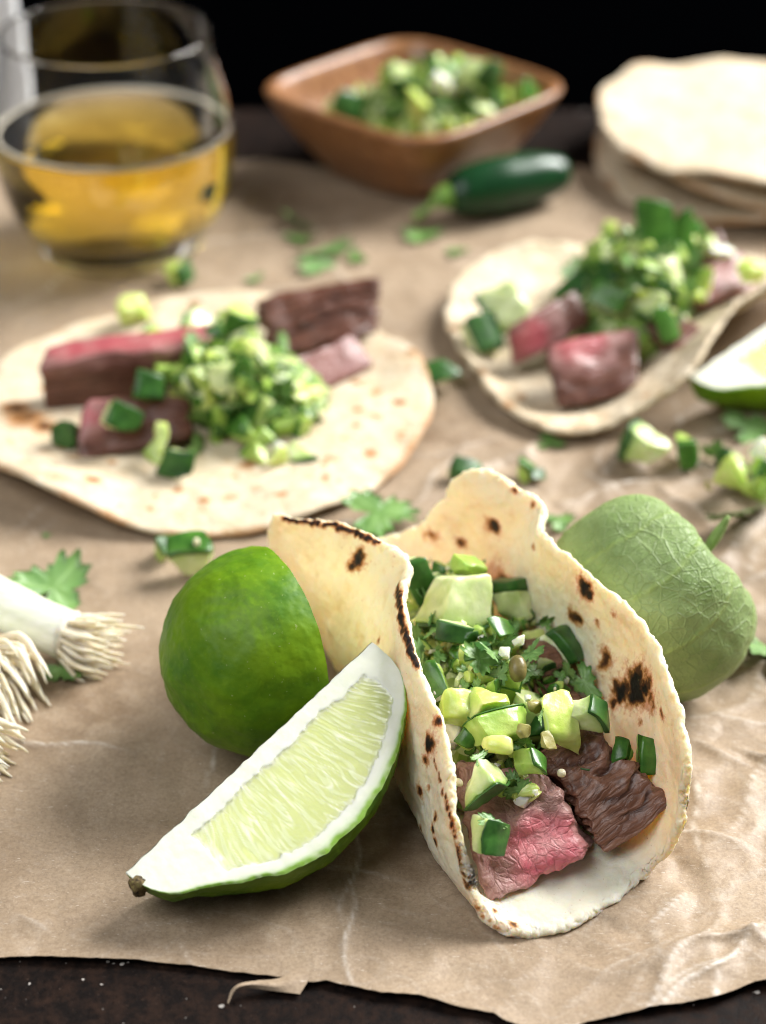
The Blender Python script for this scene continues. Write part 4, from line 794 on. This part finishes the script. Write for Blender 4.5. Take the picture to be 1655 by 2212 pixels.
# rear-left taco: pieces that can be told apart, then filler
def sz(kind, px, py, z, size, rot, label, group): return bit(kind, at(px, py, z), size, label, group, rot)
G2 = 'salsa pieces on the left flat tortilla'
peeled('cucumber_piece', pc(562, 762, 2.2, 1.25, 1.0, .8, (140, 10, -35)), 'cucumber_flesh', 'cucumber_peel', 'big white cucumber dice at the top of the left taco salsa', 'cucumber', G2, seed=31)
peeled('tomatillo_piece', pc(515, 690, 2.3, .95, .9, .8, (100, 20, 10)), 'tomatillo_flesh', 'pepper_skin', 'yellow green cube at the back of the left taco salsa', 'tomatillo', G2, seed=32, skin_t=.3)
peeled('cucumber_piece', pc(318, 838, 2.1, .9, .95, .8, (60, 15, 10)), 'cucumber_flesh', 'cucumber_peel', 'cucumber dice with dark peel facing front in the left taco', 'cucumber', G2, seed=33, skin_t=.7)
peeled('cucumber_piece', pc(150, 930, .95, .8, .75, .7, (75, 0, -20)), 'cucumber_flesh', 'cucumber_peel', 'leftmost cucumber dice with dark peel on the flat tortilla', 'cucumber', G2, seed=34, skin_t=.5)
peeled('cucumber_piece', pc(262, 905, 1.75, .9, .75, .6, (60, 35, 15)), 'cucumber_flesh', 'cucumber_peel', 'cucumber bit with dark peel on the pink ended steak strip', 'cucumber', G2, seed=35, skin_t=.6)
chunk('tomatillo_piece', pc(350, 935, 1.5, .4, 1.3, .5, (30, 0, 12)), 'tomatillo_flesh', 'pale curved strip at the front of the left taco salsa', 'tomatillo', G2, seed=36)
peeled('cucumber_piece', pc(385, 1000, .85, 1.1, .8, .7, (70, 0, -20)), 'cucumber_flesh', 'cucumber_peel', 'cucumber dice with blue green peel at the front of the left taco', 'cucumber', G2, seed=37, skin_t=.5)
chunk('pepper_piece', pc(450, 825, 2.3, 1.3, 1.0, .7, (30, 10, 30), .15), 'pepper_flesh', 'large bright green pepper piece in the middle of the left taco', 'pepper', G2, seed=38, n=12)
chunk('tomatillo_piece', pc(290, 665, 1.1, 1.1, .8, .7, (30, 10, 30), .15), 'tomatillo_flesh', 'pale chunk behind the pink topped steak strip', 'tomatillo', G2, seed=39, n=12)
chunk('tomatillo_piece', pc(655, 855, 1.1, 1.3, .8, .6, (10, 10, 20), .15), 'tomatillo_flesh', 'pale yellow chunk in front of the greyish pink steak slice', 'tomatillo', G2, seed=40, n=12)
for k in range(120):
    u = RNG.normal(0, 1); v = RNG.normal(0, 1); px, py = 495 + 105 * u + 10 * v, 850 + 78 * v + 22 * u
    if not (300 < px < 705 and 670 < py < 1000): continue
    kd = ['pepper_piece', 'cucumber_piece', 'tomatillo_piece', 'pepper_piece', 'chopped_herb', 'onion_piece', 'pepper_piece', 'chopped_herb', 'pepper_piece', 'chopped_herb'][RNG.integers(10)]
    z = .6 + 2.0 * math.exp(-((px - 490) / 140) ** 2 - ((py - 800) / 90) ** 2) + RNG.uniform(-.2, .15)
    bit(kd, at(px, py, z), RNG.uniform(.9, 1.6) * (1.5 if kd == 'chopped_herb' else 1), bit_label(kd, 'at the ' + side(px, py, 500, 850) + ' of the left taco salsa'), 'small bits in the left taco')
# rear-right taco
G3 = 'salsa pieces in the curled tortilla'
peeled('pepper_piece', pc(1408, 515, 3.2, 1.3, 2.2, .9, (60, 0, 12)), 'pepper_flesh', 'pepper_skin', 'tall bright green pepper strip on top of the curled tortilla', 'pepper', G3, seed=41, skin_t=.06)
peeled('cucumber_piece', pc(1464, 520, 3.0, .8, 1.9, .7, (60, 0, 15)), 'cucumber_flesh', 'pepper_skin', 'pale cucumber strip right of the tall pepper strip', 'cucumber', G3, seed=42, skin_t=.1)
peeled('cucumber_piece', pc(1098, 655, 1.5, 1.5, 1.5, .7, (215, 0, 40)), 'cucumber_flesh', 'cucumber_peel', 'flat cucumber slice at the left inside the curled tortilla', 'cucumber', G3, seed=43, skin_t=.2)
peeled('cucumber_piece', pc(1050, 722, 1.0, 1.3, 1.3, .7, (40, 0, 30)), 'cucumber_flesh', 'cucumber_peel', 'dark green piece at the left rim inside the curled tortilla', 'cucumber', G3, seed=44, skin_t=.8)
peeled('cucumber_piece', pc(1325, 650, 2.3, 1.4, .75, .6, (40, 10, -30)), 'cucumber_flesh', 'pepper_skin', 'pale oval slice in the middle of the curled tortilla salsa', 'cucumber', G3, seed=45, skin_t=.2)
peeled('pepper_piece', pc(1425, 700, 2.1, .9, 1.2, .6, (60, 0, 40)), 'pepper_flesh', 'pepper_skin', 'glossy green pepper piece at the front of the curled tortilla salsa', 'pepper', G3, seed=46, skin_t=.8)
chunk('tomatillo_piece', pc(1635, 590, 2.1, 1.0, .8, .6, (10, 10, 20), .15), 'tomatillo_flesh', 'pale chunk at the right edge above the lime wedge', 'tomatillo', G3, seed=47, n=12)
chunk('onion_piece', pc(1560, 545, 2.2, 1.2, .5, .4, (20, 10, 20), .15), 'onion', 'white onion strip on the steak at the right of the curled tortilla', 'onion', G3, seed=48, n=8)
for k in range(120):
    u, v = RNG.uniform(-1, 1), RNG.uniform(-1, 1); px, py = 1370 + 150 * u, 630 + 135 * v + 20 * u
    if ((px - 1390) / 165) ** 2 + ((py - 625) / 155) ** 2 > 1: continue
    kd = ['pepper_piece', 'chopped_herb', 'cucumber_piece', 'pepper_piece', 'chopped_herb', 'tomatillo_piece', 'pepper_piece'][RNG.integers(7)]
    z = .8 + 2.5 * math.exp(-((px - 1410) / 130) ** 2 - ((py - 570) / 120) ** 2) + RNG.uniform(-.2, .1)
    bit(kd, at(px, py, z), RNG.uniform(.9, 1.5) * (1.6 if kd == 'chopped_herb' else 1), bit_label(kd, 'at the ' + side(px, py, 1390, 625) + ' of the curled tortilla salsa'), 'small bits in the curled tortilla')
# loose pieces on the paper
peeled('cucumber_piece', pc(1395, 962, .75, 1.25, 1.0, 1.15, (70, 0, 250)), 'cucumber_flesh', 'cucumber_peel', 'large cucumber dice on the paper above the tomatillo', 'cucumber', 'loose pieces on the paper', seed=61, skin_t=.15)
peeled('pepper_piece', pc(1472, 975, .6, .7, .9, .9, (75, 0, 20)), 'pepper_flesh', 'pepper_skin', 'dark green piece to the right of the large cucumber dice', 'pepper', 'loose pieces on the paper', seed=62, skin_t=.6)
peeled('cucumber_piece', pc(415, 1200, .6, 1.2, .8, .95, (10, 0, 10)), 'cucumber_flesh', 'pepper_skin', 'pale green cucumber dice behind the half lime', 'cucumber', 'loose pieces on the paper', seed=63, skin_t=.3)
bit('seed', at(425, 1172, 1.15), 1.8, 'pale seed on the cucumber dice behind the half lime', 'loose pieces on the paper')
peeled('pepper_piece', pc(345, 1188, .35, .7, .6, .5, (30, 20, 50)), 'pepper_flesh', 'cucumber_peel', 'small dark pepper piece left of the pale cucumber dice', 'pepper', 'loose pieces on the paper', seed=64, skin_t=.5)
peeled('cucumber_piece', pc(383, 590, .45, .95, .7, .8, (75, 0, 70)), 'tomatillo_flesh', 'cucumber_peel', 'cucumber dice on the paper in front of the glass', 'cucumber', 'loose pieces on the paper', seed=65, skin_t=.6)
peeled('tomatillo_piece', pc(948, 815, .45, .95, .8, .8, (30, 0, 30)), 'tomatillo_flesh', 'cucumber_peel', 'yellow green chunk between the two rear tortillas', 'tomatillo', 'loose pieces on the paper', seed=66, skin_t=.3)
peeled('pepper_piece', pc(1000, 1020, .35, .9, .6, .5, (30, 20, 10)), 'pepper_flesh', 'cucumber_peel', 'dark green piece behind the back rim of the front taco', 'pepper', 'loose pieces on the paper', seed=67, skin_t=1.2)
peeled('pepper_piece', pc(1130, 1015, .4, .7, .6, .5, (30, 20, 80)), 'pepper_flesh', 'pepper_skin', 'green scrap behind the back right rim of the front taco', 'pepper', 'loose pieces on the paper', seed=68, skin_t=.6)
peeled('pepper_piece', pc(1160, 1030, .3, .5, .4, .3, (30, 20, 20)), 'olive', 'cucumber_peel', 'small dark scrap beside the green scrap behind the front taco', 'pepper', 'loose pieces on the paper', seed=69, skin_t=.6)
for k, (px, py, kd, s_) in enumerate([(1590, 1000, 'cucumber_piece', 1.0), (1640, 985, 'onion_piece', 2.6), (1575, 1035, 'tomatillo_piece', 1.3), (1620, 1050, 'tomatillo_piece', 1.5), (1655, 1020, 'pepper_piece', 1.3), (1600, 1015, 'pepper_piece', 1.2), (1540, 985, 'chopped_herb', 1.4), (1635, 1030, 'chopped_herb', 1.4), (1530, 1050, 'olive_piece', .8), (1648, 1065, 'pepper_piece', 1.2)]):
    bit(kd, at(px, py, .45 + .25 * (k % 3)), s_, LBL[kd] + ' in the little salsa heap at the right edge', 'salsa heap at the right edge')

# ------------------------------------------------------------------ scallions
def scallion(pts, rads, label, rootdir, nroots, rl, rr_, seed, spread=.35, droop=.3):
    pts = np.array([at(*p) for p in pts]); root = empty('scallion', (pts[-1][0], pts[-1][1], 0)); g = np.random.default_rng(seed)
    Vt, Ft = tube(pts, rads, 28, 40); obj('stalk', Vt, Ft, 'scallion', root, ref='out')
    e = pts[-1]; T = pts[-1] - pts[-2]; T /= np.linalg.norm(T)
    Vc, Fc = tube([e - T * .12, e + T * .06, e + T * .16], [rads[-1] * 1.03, rads[-1] * .95, rads[-1] * .35], 24, 10); Vc = Vc + .05 * nvec(Vc * 5 + seed); obj('root_plate', Vc, Fc, 'root', root)
    A = np.cross(T, (0, 0, 1.0)); A /= np.linalg.norm(A); B = np.cross(A, T); D = np.asarray(rootdir, float); D /= np.linalg.norm(D)
    for k in range(nroots):
        a = k * 2.4; q = math.sqrt((k + .5) / nroots); b = e + (A * math.cos(a) + B * math.sin(a)) * rads[-1] * .88 * q + T * .02; out = (A * math.cos(a) + B * math.sin(a)) * spread * q
        d0 = T + out; d0 /= np.linalg.norm(d0); L = rl * g.uniform(.65, 1.15); d1 = d0 * (1 - droop) + D * droop + g.normal(0, .10, 3); p1 = b + d0 * L * .4; p2 = p1 + d1 * L * .35; p3 = p2 + (d1 * .6 + D * .5) * L * .3
        ps = np.array([b - T * .1, p1, p2, p3]); ps[:, 2] = np.maximum(ps[:, 2], .12)
        w = rr_ * g.uniform(.75, 1.25); Vt, Ft = tube(ps, [w * .9, w * 1.1, w * .9, w * .25], 8, 10); Vt = Vt + .02 * nvec(Vt * 4 + k); obj('root', Vt, Ft, 'root', root, ref='out')
    return tag(root, label, 'scallion', 'scallions at the left edge')
scallion([(-900, 1060, 1.2), (-450, 1155, 1.3), (-120, 1250, 1.3), (0, 1305, 1.15), (80, 1345, .95), (152, 1375, .85)], [.55, .6, .64, .66, .64, .64], 'topmost scallion with a straight white stalk and trimmed roots', (1, .1, -.05), 40, 1.25, .07, 1, .5, .3)
scallion([(-860, 1180, .8), (-450, 1290, .9), (-140, 1395, 1.0), (-90, 1415, 1.0), (-35, 1440, 1.0)], [.55, .6, .7, .8, .8], 'middle scallion with long drooping roots at the left edge', (.45, -1, -.6), 40, 1.7, .078, 2, .7, .65)
scallion([(-900, 1330, .6), (-450, 1470, .6), (-150, 1570, .65), (-85, 1600, .6)], [.5, .52, .56, .6], 'lowest scallion with only its root tips in view', (.8, -.6, -.3), 36, 1.35, .085, 3, .5, .5)
# ------------------------------------------------------------------ glass
gc = np.array([-9.6, 18.45, 0])
outer = [(0, .06), (2.2, .06), (2.8, .10), (2.98, .25), (3.15, .6), (3.45, 1.15), (3.86, 1.9), (4.14, 2.8), (4.27, 3.7), (4.26, 4.6), (4.13, 5.5), (3.93, 6.6), (3.76, 7.7), (3.72, 8.05)]
inner = [(3.66, 8.12), (3.60, 8.05), (3.64, 7.7), (3.81, 6.6), (4.01, 5.5), (4.14, 4.6), (4.14, 3.7), (4.0, 2.85), (3.68, 2.05), (3.2, 1.45), (2.4, 1.12), (1.2, 1.0), (0, .98)]
def smooth_prof(p, n): return cr(np.array(p, float), np.linspace(0, 1, n))
po, pi_ = smooth_prof(outer, 70), smooth_prof(inner, 64); prof = np.concatenate([po, pi_]); prof[0, 0] = prof[-1, 0] = .001; prof[:, 0] = np.maximum(prof[:, 0], .001)
root = empty('tumbler', gc); V, F = lathe(prof, 120); obj('glass_body', V + gc, F, 'glass', root, ref='out')
LV = 4.5; pin = pi_[::-1]; zz = pin[:, 1]; liq = [(max(.001, r + .012), z - .012) for r, z in pin if z < LV]; rl = np.interp(LV, zz, pin[:, 0])
liq += [(rl + .008, LV + .16), (rl - .03, LV + .12), (rl - .09, LV + .05), (rl - .2, LV + .01), (rl - .4, LV), (rl * .6, LV - .01), (.001, LV - .01)]
V, F = lathe(liq, 120); obj('drink', V + gc, F, 'drink', root, ref='out')
a_ = np.linspace(0, 2 * math.pi, 12, endpoint=False); V, F = lathe([(rl - .07 + .065 * math.cos(t_), LV + .10 + .075 * math.sin(t_)) for t_ in a_] + [(rl - .005, LV + .10)], 120); V[:, 2] += .02 * pn(V * 1.7); obj('foam_ring', V + gc, F, 'foam', root, ref='out')
tag(root, 'round tumbler half filled with amber drink at the top left', 'glass')
# ------------------------------------------------------------------ wooden bowl
bc = np.array([1.2, 25.8, .0]); rotb = R_(47)
def sq(half, z, ex=4.2, ns=128):
    th = np.linspace(0, 2 * math.pi, ns, endpoint=False); c_, s_ = np.cos(th), np.sin(th); k = (abs(c_) ** ex + abs(s_) ** ex) ** (-1 / ex); x, y = half * k * c_, half * k * s_
    return np.stack([x * math.cos(rotb) - y * math.sin(rotb), x * math.sin(rotb) + y * math.cos(rotb), z + 0 * x], -1)
bp = [(.01, .05, 2.5), (2.0, .05, 3), (2.5, .08, 3.2), (2.9, .3, 3.5), (3.5, 1.1, 4), (4.1, 2.1, 4.6), (4.55, 3.0, 5), (4.72, 3.35, 5), (4.72, 3.5, 5), (4.6, 3.58, 5), (4.42, 3.55, 5), (4.25, 3.3, 5), (3.85, 2.3, 4.5), (3.2, 1.3, 4), (2.5, .75, 3.2), (1.5, .55, 2.8), (.01, .5, 2.4)]
bpp = cr(np.array(bp), np.linspace(0, 1, 60)); V = np.concatenate([sq(max(.01, a), z, e) for a, z, e in bpp]) + bc
tag(obj('wooden_bowl', V, gridF(60, 128, wrap=True, flip=True), 'bowl_wood', origin=bc, ref='out'), 'square wooden bowl filled with green salsa at the back', 'bowl')
for k in range(130):
    a = RNG.uniform(0, 6.28); q = math.sqrt(RNG.random()) * 3.6; x, y = q * math.cos(a) + .55, q * math.sin(a) * .85 + .1
    h = 2.0 + 2.5 * math.exp(-((x - .8) / 2.6) ** 2 - (y / 2.4) ** 2)
    kd = ['pepper_piece', 'chopped_herb', 'cucumber_piece', 'tomatillo_piece', 'pepper_piece', 'chopped_herb', 'chopped_herb'][RNG.integers(7)]
    bit(kd, bc + (x, y, h + RNG.uniform(-.5, .1)), RNG.uniform(1.0, 1.6), bit_label(kd, 'at the ' + side(x * 50, -y * 50, 25, 0) + ' of the heap in the wooden bowl'), 'small bits in the wooden bowl')
for (px, py, z, kd, s_, rot, lab) in [(735, 240, 2.9, 'cucumber_piece', 1.9, (60, 20, 30), 'large pale cucumber piece at the left of the bowl salsa'), (960, 185, 4.2, 'onion_piece', 3.6, (20, 30, 10), 'white onion piece on top of the bowl salsa'), (895, 215, 3.9, 'tomatillo_piece', 2.0, (20, 30, 50), 'pale tomatillo chunk in the middle of the bowl salsa'), (1030, 165, 4.2, 'cucumber_piece', 1.7, (90, 30, 50), 'tall pale cucumber strip at the top right of the bowl salsa'), (1120, 200, 3.4, 'pepper_piece', 2.2, (60, 10, 70), 'bright green pepper piece at the right of the bowl salsa')]:
    bit(kd, at(px, py, z), s_, lab, 'salsa pieces in the wooden bowl', rot)
bed('minced green salsa filling the wooden bowl', (bc[0] + .5, bc[1]), 3.7, 3.5, 3.4, 0, 1.9, 9)
# ------------------------------------------------------------------ green pepper at the back
p0, p1 = at(962, 425, 1.15), at(1228, 370, 1.2)
root = empty('green_chilli', ((p0 + p1) / 2 * (1, 1, 0))); d = p1 - p0
Vt, Ft = tube([p0, p0 + d * .12, p0 + d * .4 + (0, 0, .05), p0 + d * .7 + (0, 0, .02), p0 + d * .93, p1], [.35, .85, 1.06, 1.0, .66, .12], 40, 60); Vt = Vt + .05 * nvec(Vt * .6); obj('flesh_body', Vt, Ft, 'jalapeno_skin', root, ref='out')
Vt, Ft = tube([p0 + d * .04, p0 - d * .03, p0 - d * .1], [.5, .42, .18], 16, 10); obj('cap', Vt, Ft, 'chop_green', root)
Vt, Ft = tube([p0 - d * .05, at(930, 445, .9), at(895, 472, .45)], [.2, .15, .18], 12, 14); obj('stem', Vt, Ft, 'chop_green', root)
tag(root, 'glossy dark green chilli pepper lying in front of the wooden bowl', 'pepper')
# unused prototypes never shown are removed
for k, sl in PROTO.items():
    for o, used in sl:
        if not used:
            for ch in list(o.children): bpy.data.objects.remove(ch)
            bpy.data.objects.remove(o)
for o in bpy.data.objects:
    if '_o' in o: del o['_o']
